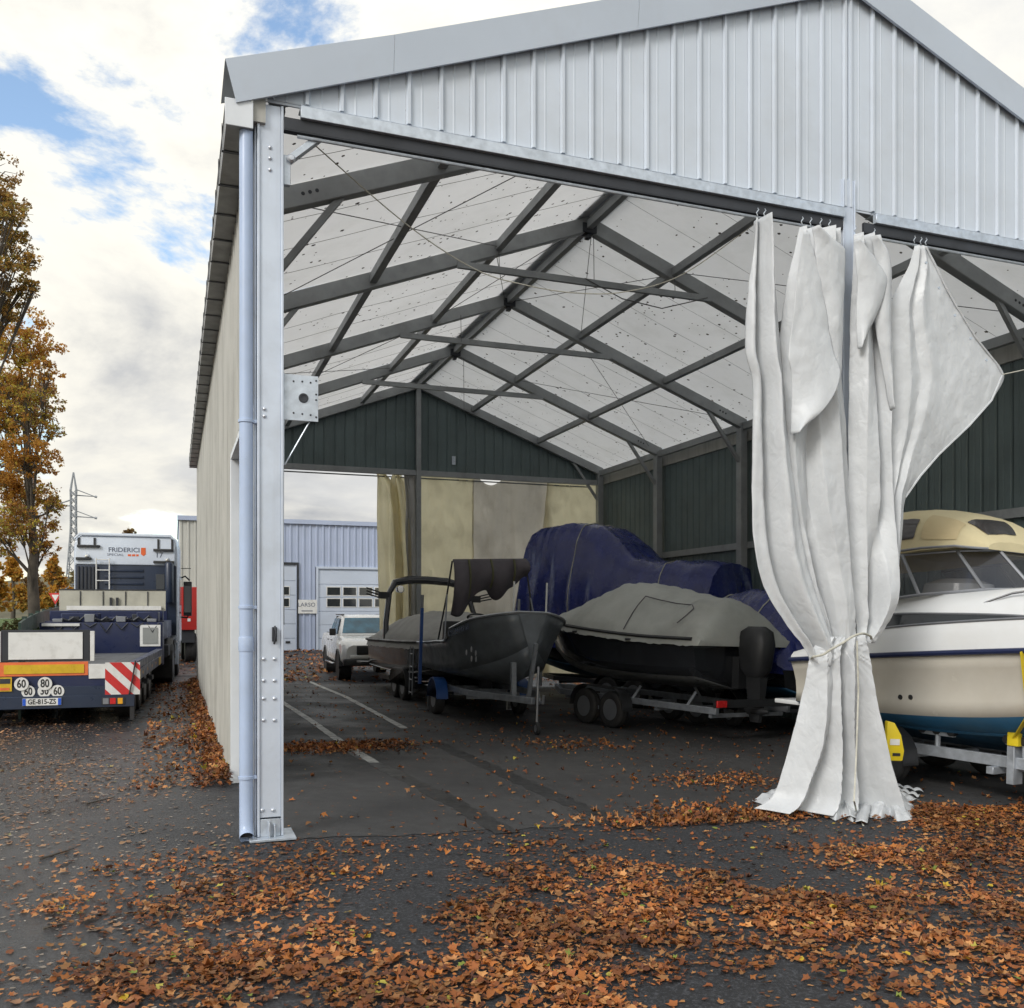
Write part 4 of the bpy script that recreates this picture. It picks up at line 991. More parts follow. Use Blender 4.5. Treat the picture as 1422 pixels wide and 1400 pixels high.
# windscreen and side glass
def gl(name, pts, n): 
    b = MB(); c = Vector(n).normalized()*.012
    b.add([Vector(p)+c for p in pts], [(0,1,2,3)]); b.add([Vector(p)-c for p in pts], [(3,2,1,0)])
    return b.build(name, m_wind, pk, recalc=False)
gl('windscreen', [(-.74,1.22,1.28),(.74,1.22,1.28),(.60,.64,1.71),(-.60,.64,1.71)], (0,.62,.78))
for s_ in (-1, 1):
    gl('side_window', [(s_*.855,1.02,1.27),(s_*.855,.12,1.27),(s_*.715,.12,1.70),(s_*.715,.56,1.70)], (s_*.95,0,.3))
    gl('side_window', [(s_*.855,.05,1.27),(s_*.855,-.78,1.27),(s_*.715,-.62,1.70),(s_*.715,.05,1.70)], (s_*.95,0,.3))
    b = MB(); b.bx(s_*.90,s_*1.08,.98,1.10,1.22,1.42); b.build('mirror', m_blackp, pk, bevel=.03, seg=2)
    for y in (.0,-.85): MB().bx(s_*.925,s_*.945,y+.08,y+.24,1.06,1.09).build('door_handle', m_blackp, pk)
    for y in (1.75,-1.45):
        wheel(pk, s_*.80, y, .38, .38, .26, m_rim)
        a = MB(); pts = [(y+.47*math.cos(math.pi*k/12), .40+.47*math.sin(math.pi*k/12)) for k in range(13)]
        q = pts+[(yy*1.0+(y-yy)*.14, zz-.06) for yy, zz in reversed(pts)]
        a.prism(q, 'X', s_*.86, s_*.955); a.build('wheel_arch', m_blackp, pk)
        MB().lathe([(0,s_*.60),(.44,s_*.60),(.44,s_*.938),(0,s_*.938)], c=(0,y,.42), axis='X', n=24).build('wheel_well', m_black, pk)
    MB().bx(s_*.93,s_*1.02,-.7,1.1,.40,.45).build('side_step', m_chrome, pk, bevel=.01, seg=1)
    b = MB(); b.add([(s_*.56,2.585,.84),(s_*.86,2.44,.86),(s_*.87,2.38,.99),(s_*.54,2.56,.96)], [(0,1,2,3)]); b.add([(s_*.56,2.55,.84),(s_*.86,2.40,.86),(s_*.87,2.34,.99),(s_*.54,2.52,.96)], [(3,2,1,0)]); b.build('headlight', m_chrome, pk)
b = MB(); b.bx(-.52,.52,2.52,2.63,.72,.97); g_ = b.build('grille', m_blackp, pk, bevel=.02)
for z in (.79,.86): MB().bx(-.50,.50,2.625,2.645,z,z+.018).build('grille_bar', m_dark, g_)
MB().bx(-.88,.88,2.40,2.66,.42,.62).build('bumper', m_blackp, pk, bevel=.05, seg=3)
MB().bx(-.70,.70,2.50,2.64,.62,.72).build('bumper_trim', m_pk, pk, bevel=.03)
MB().tube([(-.66,-1.0,1.26),(-.62,-1.05,1.74),(.62,-1.05,1.74),(.66,-1.0,1.26)], .035, 8).build('roll_bar', m_blackp, pk, smooth=True)
MB().bx(-.78,.78,-2.5,-1.0,1.235,1.262).build('bed_cover', m_blackp, pk)
for y in (-.62,.1): 
    MB().bx(-.64,-.60,y-.6,y+.5,1.80,1.83).build('roof_rail', m_blackp, pk); MB().bx(.60,.64,y-.6,y+.5,1.80,1.83).build('roof_rail', m_blackp, pk)
# ------------------------------------------------------------------ boats
def hull(parent, st, m_side_, m_bot, n=28, rail=None, rail_r=.03, flare=.0, bname='hull_bottom', sname='hull_side'):
    """st rows: (y, keel_z, chine_x, chine_z, sheer_x, sheer_z)"""
    Y = [st[0][0]+(st[-1][0]-st[0][0])*i/n for i in range(n+1)]
    R = [(y, *crom(st, y)) for y in Y]
    bot = MB(); side = MB()
    rb, rs = [], []
    for y, kz, cx, cz, sx, sz in R:
        cx = max(cx, .004); sx = max(sx, .006)
        h = [(cx, cz), (cx*.5, kz+(cz-kz)*.42), (0, kz)]
        rb.append([(x, y, z) for x, z in h] + [(-x, y, z) for x, z in reversed(h[:-1])])
        m = []
        for k in range(5):
            f = k/4; x = cx+(sx-cx)*f - flare*math.sin(math.pi*f)*min(1, sx*2); m.append((x, cz+(sz-cz)*f))
        rs.append(m)
    bot.loft(rb, closed=False)
    for sgn in (1, -1):
        side.loft([[(sgn*x, r[0][0] if False else Y[i], z) for x, z in rs[i]] for i in range(n+1)], closed=False)
    # transom
    y0 = Y[0]; m = rs[0]
    ring0 = [(x, y0, z) for x, z in reversed(m)] + [(0, y0, R[0][1])] + [(-x, y0, z) for x, z in m]
    side.add(ring0, [tuple(range(len(ring0)))])
    so_ = side.build(sname, m_side_, parent, smooth=40, weld=True); bo_ = bot.build(bname, m_bot, parent, smooth=40, weld=True)
    for q in (so_, bo_): md = q.modifiers.new('t','SOLIDIFY'); md.thickness = .02; md.offset = -1
    if rail:
        pts = [(R[i][4]+.004, Y[i], R[i][5]) for i in range(n+1)] + [(-R[i][4]-.004, Y[i], R[i][5]) for i in reversed(range(n+1))]
        MB().tube(pts, rail_r, 6).build('rub_rail', rail, parent, smooth=True)
    return R
def bcover(name, parent, st, ridge, mat, n=80, wr=.03, drop=.14, seed=0., m=36, pw=2.0):
    """tarpaulin from gunwale to gunwale: ridge rows (y, height over sheer, shoulder)"""
    y0, y1 = ridge[0][0], ridge[-1][0]
    def fn(u, v):
        y = y0+(y1-y0)*v; r = crom(st, y); sx = max(r[3], .01)+.025; sz = r[4]
        h = crom(ridge, y)[0]; a = (u-.5)*2
        x = sx*a
        z = sz + h*(1-abs(a)**pw) - (drop if abs(a) > .995 else 0)
        if abs(a) > .88: z -= .0
        z -= wr*1.3*abs(mnoise.noise((x*2.2+y*.6+seed, y*2.6-x, seed+6)))*(1-abs(a)**6)+wr*.6*abs(mnoise.noise((x*6, y*6+seed, seed)))*(1-abs(a)**6)
        z += wr*mnoise.noise((x*3+seed, y*3.5, seed))*(1-abs(a)**6) + wr*.6*math.sin(y*9+seed+x*3)*mnoise.noise((x*2,y*1.2,seed+3))*(1-abs(a)**6)
        return (x*1.0, y, z)
    b = MB(); us = [-1.0]+[-.999+1.998*i/m for i in range(m+1)]+[1.0]
    base = []
    for j in range(n+1):
        for k, a in enumerate(us): 
            q = list(fn((a+1)/2, j/n))
            if k in (0, len(us)-1): q[2] -= .05*abs(mnoise.noise((j*.9,seed,1)))
            b.v.append(tuple(q))
    w = len(us)
    for j in range(n):
        for i in range(w-1): b.f.append((j*w+i, j*w+i+1, (j+1)*w+i+1, (j+1)*w+i))
    # close the ends
    b.f.append(tuple(range(w))); b.f.append(tuple(n*w+i for i in range(w)))
    return b.build(name, mat, parent, smooth=35, recalc=True)
m_bgalv = material('trailer galvanised', (.30,.32,.35), .45, .5, var=.2, vs=9, dirt=(.14,.14,.14), dirt_amt=.5, dscale=4)
m_bluefr = material('blue trailer paint', (.02,.075,.26), .4, var=.12)
m_hblack = material('black gelcoat', (.022,.024,.028), .18, var=.1, rvar=.05, coat=.5)
m_gcover = material('grey boat cover', (.36,.355,.335), .75, var=.10, vs=2, dirt=(.10,.10,.095), dirt_amt=.4, bump=.2, bs=10)
m_lcover = material('light grey boat cover', (.42,.43,.40), .7, var=.10, vs=2, dirt=(.22,.22,.20), dirt_amt=.5, bump=.25, bs=8)
m_alu = material('dull painted aluminium', (.13,.145,.16), .45, .25, var=.25, vs=3, dirt=(.17,.19,.20), dirt_amt=.5, dscale=2.5, rvar=.15)
m_alub = material('bare aluminium', (.38,.40,.42), .4, .6, var=.15, vs=5)
m_canvas = material('charcoal canvas', (.085,.075,.085), .8, var=.15, vs=3, bump=.2, bs=14)
m_btarp = material('blue tarpaulin', (.018,.027,.145), .26, var=.2, vs=2, dirt=(.03,.035,.12), dirt_amt=.5, bump=.35, bs=6, bstretch=(2.5,2.5,.6), spec=.6)
m_gel = material('white gelcoat', (.72,.735,.74), .18, var=.02, dirt=(.55,.53,.47), dirt_amt=.25, rvar=.05, coat=.4)
m_gelc = material('cream gelcoat', (.60,.57,.50), .22, var=.04, dirt=(.42,.38,.31), dirt_amt=.35, rvar=.06, coat=.3)
m_afoul = material('blue antifouling', (.015,.085,.17), .55, var=.15, vs=3, dirt=(.05,.09,.12), dirt_amt=.5)
m_bcream = material('cream canvas', (.62,.54,.33), .75, var=.06, vs=2, dirt=(.42,.36,.22), dirt_amt=.3, bump=.12, bs=10)
m_yellow = material('yellow plastic', (.72,.55,.02), .4, var=.08)
m_vinyl = material('smoked vinyl window', (.06,.055,.055), .12, var=.25, vs=3, spec=.7)
m_tint = material('tinted acrylic', (.05,.05,.055), .06, var=.1, rvar=.0, spec=.8, alpha=.62)
def trailer(parent, L0, L1, hw, z, wy, wr=.30, tongue=1.0, mat=m_bgalv, guard=m_blackp, tandem=False, wx=None):
    """rails from y=L0 (rear) to L1, drawbar to L1+tongue"""
    b = MB()
    for s_ in (-1, 1): b.bx(s_*hw-.035,s_*hw+.035,L0,L1,z-.05,z+.05); b.bar((s_*hw,L1,z),(0.04*s_,L1+tongue,z),.07,.10)
    fr_ = b.build('frame', mat, parent, bevel=.005, seg=1)
    n = 4
    for k in range(n):
        y = L0+.15+(L1-L0-.3)*k/(n-1); MB().bx(-hw,hw,y-.03,y+.03,z-.11,z-.052).build('cross_member', mat, parent)
    wx = wx or hw+.18
    ys = (wy,) if not tandem else (wy-.36, wy+.36)
    for s_ in (-1, 1):
        for y in ys: wheel(parent, s_*wx, y, wr, wr, .17)
        pts = []; lo_, hi_ = ys[0], ys[-1]
        for k in range(9):
            a = math.pi*k/8; cy = lo_ if k > 4 else hi_
            pts.append((cy+(wr+.06)*math.cos(a), wr+.02+(wr+.06)*math.sin(a)))
        q = pts+[(y, zz-.02) for y, zz in reversed(pts)]
        MB().prism(q, 'X', s_*wx-.11, s_*wx+.11).build('mudguard', guard, parent, bevel=.004, seg=1)
        MB().bx(min(s_*hw,s_*wx),max(s_*hw,s_*wx),ys[0]-.03,ys[-1]+.03,wr-.03,wr+.03).build('axle', mat, parent)
    return fr_
def rear_bar(parent, y, z, hw):
    b = MB().bx(-hw,hw,y-.03,y,z,z+.12).build('light_bar', m_blackp, parent)
    for s_ in (-1, 1): MB().bx(s_*(hw-.13)-.1,s_*(hw-.13)+.1,y-.06,y-.031,z+.01,z+.11).build('tail_lamp', m_red, b, bevel=.004, seg=1)

# --- wake boat with tower, bow towards the opening
p = cw(-1.50, 20.6)
wb = thing('wake_boat', 'dark wakeboard boat under a grey cover, with a black tower arch', 'boat', p, hd(.36,-.93))
st = [(-3.0,.42,1.12,.62,1.17,1.22),(-1,.36,1.15,.60,1.22,1.24),(.8,.34,1.08,.62,1.21,1.26),(1.9,.40,.82,.74,1.08,1.29),(2.5,.54,.46,.88,.84,1.32),(2.9,.80,.16,1.04,.50,1.34)]
R = hull(wb, st, m_hblack, m_hblack, rail=m_blackp, rail_r=.035, flare=.03)
for sgn in (-1, 1):
    b = MB()
    for j in range(3):
        y0, y1 = .8+j*.45, 1.15+j*.45; P = []
        for y, f0 in ((y0,.25),(y1,.35),(y1+.1,.75),(y0+.15,.65)):
            kz, cx, cz, sx, sz = crom(st, y); P.append((sgn*(cx+(sx-cx)*f0+.012-.03*math.sin(math.pi*f0)*.9), y, cz+(sz-cz)*f0))
        b.add(P, [(0,1,2,3)])
    b.build('hull_graphic', m_alu, wb, recalc=False)
bcover('cover', wb, st, [(-2.9,.25,0),(-2,.50,0),(-.5,.66,0),(.6,.68,0),(1.5,.50,0),(2.3,.24,0),(2.88,.05,0)], m_gcover, wr=.035, seed=3, pw=3.6)
tw = MB()
for s_ in (-1, 1): tw.tube([(s_*1.16,-1.0,1.22),(s_*1.12,-1.2,1.65),(s_*.98,-1.55,2.35),(s_*.82,-1.70,2.60),(s_*.5,-1.74,2.68),(0,-1.76,2.70)], [.07,.065,.065,.085,.10,.10], 10)
tower = tw.build('tower', m_hblack, wb, smooth=True)
for s_ in (-1, 1):
    rk = MB(); rk.bx(s_*1.0,s_*1.26,-1.52,-1.42,2.2,2.36)
    for k in range(3): rk.tube([(s_*1.2,-1.5,2.22+k*.06),(s_*1.55,-1.45,2.30+k*.07)], .018, 6)
    rk.build('board_rack', m_blackp, tower)
    MB().lathe([(0,-.12),(.06,-.11),(.09,-.03),(.09,.10),(.07,.12),(0,.12)], c=(s_*.72,-1.62,2.44), axis='Y', n=16).build('speaker', m_chrome, tower, smooth=True)
trailer(wb, -3.1, 1.3, .75, .30, .2, .30, 1.9, m_dark, m_blackp, True, 1.06)
MB().bx(-1.3,1.3,-3.5,-2.95,.6,.65).build('swim_platform', m_blackp, wb, bevel=.01)
MB().bx(-.10,.10,2.55,2.75,.3,.95).build('winch_post', m_dark, wb)
b = MB(); b.tube([(-.55,2.0,.60),(-.6,2.1,.85)], .05, 8); b.tube([(-.35,2.1,.60),(-.4,2.2,.80)], .05, 8); b.build('bunk_end', m_rim, wb)
MB().tube([(-1.24,1.0,.35),(-1.26,1.0,1.3),(-1.26,1.0,2.0)], .03, 8).build('guide_post', m_navyd, wb)

# --- aluminium boat, bow towards the opening
al_h = (.33,-.944); p = cw(-.42, 16.6)
ab = thing('aluminium_boat', 'grey aluminium work boat with steering wheel and folded canvas bimini', 'boat', p, hd(*al_h))
sta = [(-2.45,.60,.78,.72,.86,1.16),(-1.0,.55,.80,.70,.92,1.20),(-.3,.54,.80,.72,.94,1.23),(.42,.55,.77,.75,.94,1.27),(.62,.55,.76,.76,.94,1.44),(.9,.56,.72,.80,.93,1.50),(1.7,.64,.48,.95,.82,1.64),(2.15,.80,.24,1.10,.55,1.72),(2.42,1.0,.06,1.25,.24,1.77)]
sta = [(a*.86,b_+.10,c,d+.10,e,f+.12) for a,b_,c,d,e,f in sta]
R = hull(ab, sta, m_alu, m_alu, rail=m_alub, rail_r=.022, flare=.02)
# bow plate closing the blunt stem
kz, cx, cz, sx, sz = crom(sta, 2.08)
MB().add([(sx,2.09,sz),(-sx,2.09,sz),(-cx,2.09,cz),(0,2.09,kz),(cx,2.09,cz)], [(0,1,2,3,4)]).build('bow_plate', m_alu, ab, recalc=False)
rr = []
for y in [i*.1 for i in range(9,21)]:
    k_ = crom(sta, min(y,2.08)); rr.append([(-k_[3]+.02,y,k_[4]-.03),(0,y,k_[4]-.02),(k_[3]-.02,y,k_[4]-.03)])
MB().loft(rr, closed=False).build('fore_deck', m_alub, ab, recalc=False)
rr = []
for i in range(20):
    y = -2.05+3.0*i/19; k_ = crom(sta, y); rr.append([(-k_[1]*.95,y,.95),(k_[1]*.95,y,.95)])
MB().loft(rr, closed=False).build('sole', m_alu, ab, recalc=False)
b = MB(); b.bx(.05,.55,.15,.55,.96,1.62); cs_ = b.build('console', m_whitep, ab, bevel=.02)
sw_ = MB(); sw_.tube([(.30+.17*math.cos(a),.02+.05*math.sin(a),1.80+.16*math.sin(a)*.35) for a in [2*math.pi*k/20 for k in range(21)]], .016, 6); sw_.tube([(.30,.02,1.80),(.30,.2,1.6)], .03, 8); sw_.bar((.14,.02,1.80),(.46,.02,1.80),.03,.02)
sw_.build('steering_wheel', m_blackp, ab)
MB().bx(-.1,.7,-.75,-.2,.96,1.38).build('seat', m_blackp, ab, bevel=.05, seg=3); MB().bx(-.1,.7,-.85,-.70,1.2,1.72).build('seat_back', m_blackp, ab, bevel=.05, seg=3)
MB().bx(-.55,-.15,.5,.8,.96,1.5).build('fuel_can', m_red, ab, bevel=.03)
MB().bx(-.8,-.1,.6,1.2,1.45,1.85).build('wind_screen', m_blackp, ab, bevel=.02)
# outboard at the stern
b = MB(); b.loft([[(x*w, -2.28+y*d, z) for x, y in ((-1,-1),(1,-1),(1.1,0),(1,1),(-1,1),(-1.1,0))] for z, w, d in ((1.05,.12,.14),(1.2,.20,.24),(1.55,.21,.27),(1.66,.14,.2))]); ob = b.build('outboard', m_blackp, ab, smooth=50)
MB().bx(-.06,.06,-2.38,-2.18,.35,1.05).build('outboard_leg', m_blackp, ob)
# bimini: folded canvas on its poles
bm_ = MB()
def bim(u, v):
    x = .72-1.44*u; y = -.15-.15*u
    top = 2.80 + .10*u
    L_ = .50+.50*math.exp(-((u-.06)/.20)**2)+.22*math.exp(-((u-.60)/.10)**2)-.22*math.exp(-((u-.97)/.10)**2)
    z = top - L_*v + .0; yy = y + .16*math.sin(math.pi*v)*(1+.3*math.sin(u*14)) + .06*math.sin(u*21)*v
    return (x, yy, z)
bm_.grid(bim, 50, 16)
can = bm_.build('canvas_roof', m_canvas, ab, recalc=False, smooth=180); md = can.modifiers.new('t','SOLIDIFY'); md.thickness = .03
MB().tube([bim(i/20, 0) for i in range(21)], .03, 8).build('canvas_roll', m_canvas, can, smooth=True)
for u in (.2,.5,.82): 
    MB().tube([Vector(bim(u, v/8))+Vector((0,.05,.01)) for v in range(8)], .02, 6).build('strap', material('olive strap', (.10,.10,.05), .8), can) if u == .2 else MB().tube([Vector(bim(u, v/8))+Vector((0,.05,.01)) for v in range(8)], .02, 6).build('strap', bpy.data.materials['olive strap'], can)
for s_ in (-1, 1):
    for dy, r in ((.0,.016),(.45,.014)):
        MB().tube([(s_*.90,-.35+dy,1.36),(s_*.80,-.2,2.2),(s_*.71,-.25,2.80)], r, 8).build('bimini_pole', m_rim if dy else m_blackp, ab)
for s_ in (-1, 1): MB().tube([(s_*.28,1.95,1.86),(s_*.28,1.95,2.38)], .016, 6).build('bow_rod', m_whitep, ab)
lettering('lettering', 'LYE24448 63', .14, m_txt, ab, face_m((.925,1.05,1.56), (-.20,1,.20), (.16,-.15,1)), .004)
for k, (dy, dz) in enumerate(((0,0),(.16,.06),(.3,.0),(.08,-.1),(.22,-.1))): MB().lathe([(0,.004),(.045,.002),(.05,0)], c=(.80-.02*k-.10*dy,1.15+dy,1.20+dz), axis='X', n=10).build('worn_mark', m_alub, ab)
trailer(ab, -1.9, .8, .62, .50, -.65, .30, 1.55, m_bgalv, m_bluefr)
b = MB(); b.bar((.0,2.0,.5),(.0,2.28,1.40),.06,.06); b.bar((.16,1.75,.5),(.20,1.80,1.08),.08,.08); b.build('winch_post', m_bgalv, ab)
b = MB(); b.tube([(.05,2.55,1.05),(.05,2.55,.16)], .022, 8); jw = b.build('jockey_stand', m_rim, ab); wheel(ab, .05, 2.57, .10, .10, .06, name='jockey_wheel')
MB().tube([(.0,2.45,.50),(.0,2.66,.50),(.0,2.68,.62)], .025, 8).build('coupling', m_rim, ab)
for s_ in (-1, 1): MB().bx(s_*.98-.03,s_*.98+.03,-1.35,-1.29,.50,1.95).build('guide_post', m_bluefr, ab, bevel=.005, seg=1); MB().tube([(s_*.98,-1.32,1.95),(s_*.98,-1.32,2.20)], .03, 8).build('post_cap', m_rim, ab)
ldr = MB()
for y in (-1.75,-2.0): ldr.tube([(1.02,y,.25),(1.02,y,1.2)], .014, 6)
for z in (.3,.55,.8,1.05): ldr.tube([(1.02,-1.75,z),(1.02,-2.0,z)], .012, 6)
ldr.build('boarding_ladder', m_rim, ab)
for s_ in (-1, 1): MB().tube([(s_*.68,-1.3,.34),(s_*.8,-1.32,.34),(s_*.8,-1.32,.02),(s_*.98,-1.32,.02)], .022, 6).build('prop_stand', m_rim, ab)

# --- covered runabout, stern towards the opening
p = cw(3.55, 14.55)
rb_ = thing('runabout_boat', 'black runabout under a light grey cover, outboard motor at its stern', 'boat', p, hd(-.55,.835))
stb = [(0,.55,.92,.74,1.04,1.36),(1.2,.52,.94,.72,1.08,1.38),(2.6,.52,.88,.76,1.06,1.46),(3.6,.58,.64,.88,.92,1.54),(4.4,.72,.32,1.06,.60,1.60),(4.9,1.0,.06,1.3,.16,1.64)]
stb = [(a,b_+.22,c,d+.24,e,f+.20) for a,b_,c,d,e,f in stb]
m_hgrey = material('grey hull bottom', (.13,.135,.14), .35, var=.1)
hull(rb_, stb, m_hblack, m_hgrey, rail=m_blackp, rail_r=.03, flare=.02)
bcover('cover', rb_, stb, [(-.16,.04,0),(-.10,.36,0),(.05,.58,0),(.3,.67,0),(.9,.72,0),(1.7,.86,0),(2.4,.88,0),(3.0,.66,0),(3.6,.40,0),(4.3,.17,0),(4.88,.03,0)], m_lcover, wr=.05, seed=13, drop=.10, pw=2.3)
def cov_pt(y, a_):
    r = crom(stb, y); h = crom([(-.05,.62),(.25,.66),(.9,.72),(1.7,.86),(2.4,.88),(3.0,.66),(3.6,.40),(4.3,.17),(4.88,.03)], y)[0]
    return Vector(((r[3]+.025)*a_*1.005, y, r[4]+h*(1-abs(a_)**2.3)+.02))
for s_ in (-1, 1):
    MB().tube([cov_pt(1.55, s_*a_) for a_ in (.55,.7,.8,.9,.97)]+[cov_pt(y, s_*.60) for y in ()], .009, 5).build('cover_seam', m_canvas, rb_)
    MB().tube([cov_pt(y, s_*.55) for y in (1.55,1.2,.8,.45)]+[cov_pt(.35, s_*.62),cov_pt(.38, s_*.75),cov_pt(.45, s_*.85)], .009, 5).build('cover_seam', m_canvas, rb_)
for y in (1.4,2.9,3.9):
    kz,cx,cz,sx,sz = crom(stb, y)
    for s_ in (-1, 1): MB().bx(s_*sx-.05,s_*sx+.05,y-.06,y+.06,sz-.10,sz-.06).build('cleat', m_blackp, rb_, bevel=.01, seg=1)
b = MB(); b.loft([[(x*w, -.36+y*d, z) for x, y in ((-1,-.9),(-.5,-1.15),(.5,-1.15),(1,-.9),(1.1,0),(1,.9),(-1,.9),(-1.1,0))] for z, w, d in ((1.0,.10,.12),(1.12,.15,.20),(1.50,.17,.25),(1.70,.15,.22),(1.78,.08,.12))]); ob = b.build('outboard', m_blackp, rb_, smooth=50)
b = MB(); b.loft([[(x*w, -.38+y*d, z) for x, y in ((-1,-1),(1,-1),(1,1),(-1,1))] for z, w, d in ((.30,.03,.09),(.55,.05,.12),(1.0,.09,.14))]); b.lathe([(.02,-.25),(.07,-.1),(.07,.15),(.0,.25)], c=(0,-.38,.48), axis='Y', n=12); b.build('outboard_leg', m_blackp, ob, smooth=40)
MB().bx(-.14,.14,-.14,-.0,.8,1.3).build('motor_bracket', m_blackp, ob)
trailer(rb_, -.35, 3.6, .80, .48, 2.2, .31, 1.2, m_bgalv, m_blackp, True, 1.0)
rear_bar(rb_, -.5, .55, 1.05)
MB().tube([(-.5,4.7,.5),(-.5,4.7,1.3)], .03, 8).build('winch_post', m_bgalv, rb_)
for y in (.3,1.6):
    for s_ in (-1, 1): MB().tube([(s_*.8,y,.5),(s_*.62,y,.72)], .025, 6).build('bunk_arm', m_bgalv, rb_)

# --- big boat under blue tarpaulin
def tarp(name, label, p, rz, prof, hw, zbot, seed, mat=m_btarp, nx=110):
    """prof rows (y, ridge height, half width of the flat top)"""
    r = thing(name, label, 'boat', p, rz)
    y0, y1 = prof[0][0], prof[-1][0]
    us = []
    for k in range(33): us.append(-1+2*k/32)
    def pt(a, y):
        zr, tw = crom(prof, y); e = abs(a); sg = 1 if a >= 0 else -1
        if e < .4: x = tw*e/.4; z = zr-.05*(e/.4)**2*tw
        else:
            f = (e-.4)/.6; x = tw+(hw-tw)*min(1, f*1.6)**.8; z = zr-.05*tw+(zbot-zr)*(f*.55 if f < .3 else .165+(f-.3)*1.193)
            pl = .075*fold(y*11+4*mnoise.noise((y*1.3,seed,2)), .8)*f*f; x += pl
        # crisp taut facets
        z += -.10*abs(mnoise.noise((x*1.6+seed+y*.7, y*1.4-x, seed)))-.05*abs(mnoise.noise((x*4+y*2, y*3.5, seed+3)))
        x += .05*abs(mnoise.noise((y*3.2+seed, z*1.2, seed)))-.03*abs(mnoise.noise((y*8, z*2+seed, 1)))
        return (sg*x, y, z)
    b = MB(); w = len(us)
    for j in range(nx+1):
        y = y0+(y1-y0)*j/nx
        for a in us: b.v.append(pt(a, y))
    for j in range(nx):
        for i in range(w-1): b.f.append((j*w+i, j*w+i+1, (j+1)*w+i+1, (j+1)*w+i))
    # draped ends
    for j, dy in ((0,-1),(nx,1)):
        base = len(b.v); top = [b.v[j*w+i] for i in range(w)]
        for lev in range(1,7):
            f = lev/6
            for i, t in enumerate(top):
                z = t[2]+(min(zbot, t[2])-t[2])*f; b.v.append((t[0]*(1-.06*f), t[1]+dy*(.32*f+.06*math.sin(i*2.1+seed+math.sin(i*.7)*2)*f), z))
        rowp = [j*w+i for i in range(w)]
        for lev in range(6):
            row = [base+lev*w+i for i in range(w)]
            for i in range(w-1): b.f.append((rowp[i], rowp[i+1], row[i+1], row[i]))
            rowp = row
    b.build('tarpaulin', mat, r, smooth=32, recalc=True)
    for yy in (y0*.55, y1*.35):
        MB().tube([Vector(pt(a, yy))*1.0+Vector((0,0,.012)) for a in us], .012, 5).build('lashing_rope', m_rope, r)
    return r
pA = cw(2.62, 21.0)
bt = tarp('covered_boat', 'tall boat wholly wrapped in dark blue tarpaulin in the rear corner', pA, hd(-.72,.69),
          [(-2.7,3.12,.5),(-2.3,3.2,.65),(-1.2,3.2,.7),(-.55,3.32,.65),(.0,3.72,.6),(.55,4.06,.65),(1.5,4.14,.8),(2.2,4.04,.8),(2.4,3.98,.75)], 1.2, 1.25, 4.)
stc = [(-2.8,.6,.9,.8,1.1,1.5),(0,.55,1.0,.8,1.15,1.55),(1.6,.6,.8,.9,1.0,1.6),(2.6,.8,.3,1.1,.5,1.65)]
hull(bt, stc, m_hblack, m_afoul)
trailer(bt, -2.6, 1.5, .8, .48, -.6, .31, 1.0, m_dark, m_blackp, True, 1.0)
for k, (x, y) in enumerate(((-1.3,-1.2),(-1.32,-.5),(-1.3,.2))):
    MB().lathe([(0,-.2),(.16,-.18),(.24,-.05),(.24,.05),(.16,.18),(0,.2)], c=(x,y,1.62), axis='Y', n=14).build('fender', m_blackp, bt, smooth=True)
pB = at_d(1440, 853, 15.2); pB.z = gz(pB.x, pB.y)
tb = tarp('covered_boat', 'blue tarpaulin wrapped boat behind the cream canopy cruiser', pB, hd(.2,-.98), [(-2,2.85,.7),(-1,2.98,.8),(1,2.98,.8),(2,2.85,.6)], 1.15, 1.0, 8., material('bright blue tarpaulin', (.015,.04,.22), .35, var=.12, bump=.2, bs=6))
hull(tb, stc, m_hblack, m_afoul); trailer(tb, -1.9, 1.4, .8, .48, -.4, .31, .6, m_dark, m_blackp, False, 1.0)
pC = at_d(1062, 853, 16.8); pC.z = gz(pC.x, pC.y)
tc_ = tarp('covered_boat', 'low boat under navy tarpaulin, mostly hidden behind the bunched white curtain', pC, hd(-.3,.95), [(-1.6,1.9,.4),(-.8,2.45,.4),(.6,2.4,.5),(1.6,2.1,.4)], .95, 1.1, 15.)
hull(tc_, [(a*.6,b_,c*.8,d,e*.8,f) for a,b_,c,d,e,f in stc], m_hblack, m_afoul); trailer(tc_, -1.5, 1.0, .6, .48, -.2, .30, .6, m_dark, m_blackp, False, .8)

# --- cabin cruiser, bow coming out of the shelter
ch_ = (.50,-.866); p = cw(4.45, 12.1)
cr_ = thing('cabin_cruiser', 'white cabin cruiser with cream canvas canopy and blue bottom on its trailer', 'boat', p, hd(*ch_))
stw = [(0,.50,1.04,.84,1.16,1.36),(1.2,.46,1.08,.82,1.22,1.46),(2.4,.46,1.05,.88,1.22,1.55),(3.4,.52,.86,1.02,1.14,1.62),(4.3,.68,.52,1.24,.88,1.69),(5.0,.95,.20,1.45,.48,1.74),(5.35,1.25,.04,1.62,.12,1.77)]
hull(cr_, stw, m_gelc, m_afoul, n=40, flare=.05)
# spray rail of the bottom
pts = []
for y in [i*.15 for i in range(33)]:
    k_ = crom(stw, y); pts.append((k_[1]*.62, y, k_[0]+(k_[2]-k_[0])*.58-.01))
MB().tube(pts, .022, 6).build('spray_rail', m_afoul, cr_, smooth=True)
pts = [(crom(stw,y)[3]+.012, y, crom(stw,y)[4]) for y in [5.35*i/40 for i in range(41)]]; pts2 = [(-x,y,z) for x,y,z in reversed(pts)]
MB().tube(pts+pts2, .030, 8).build('rub_stripe', m_navy, cr_, smooth=True)
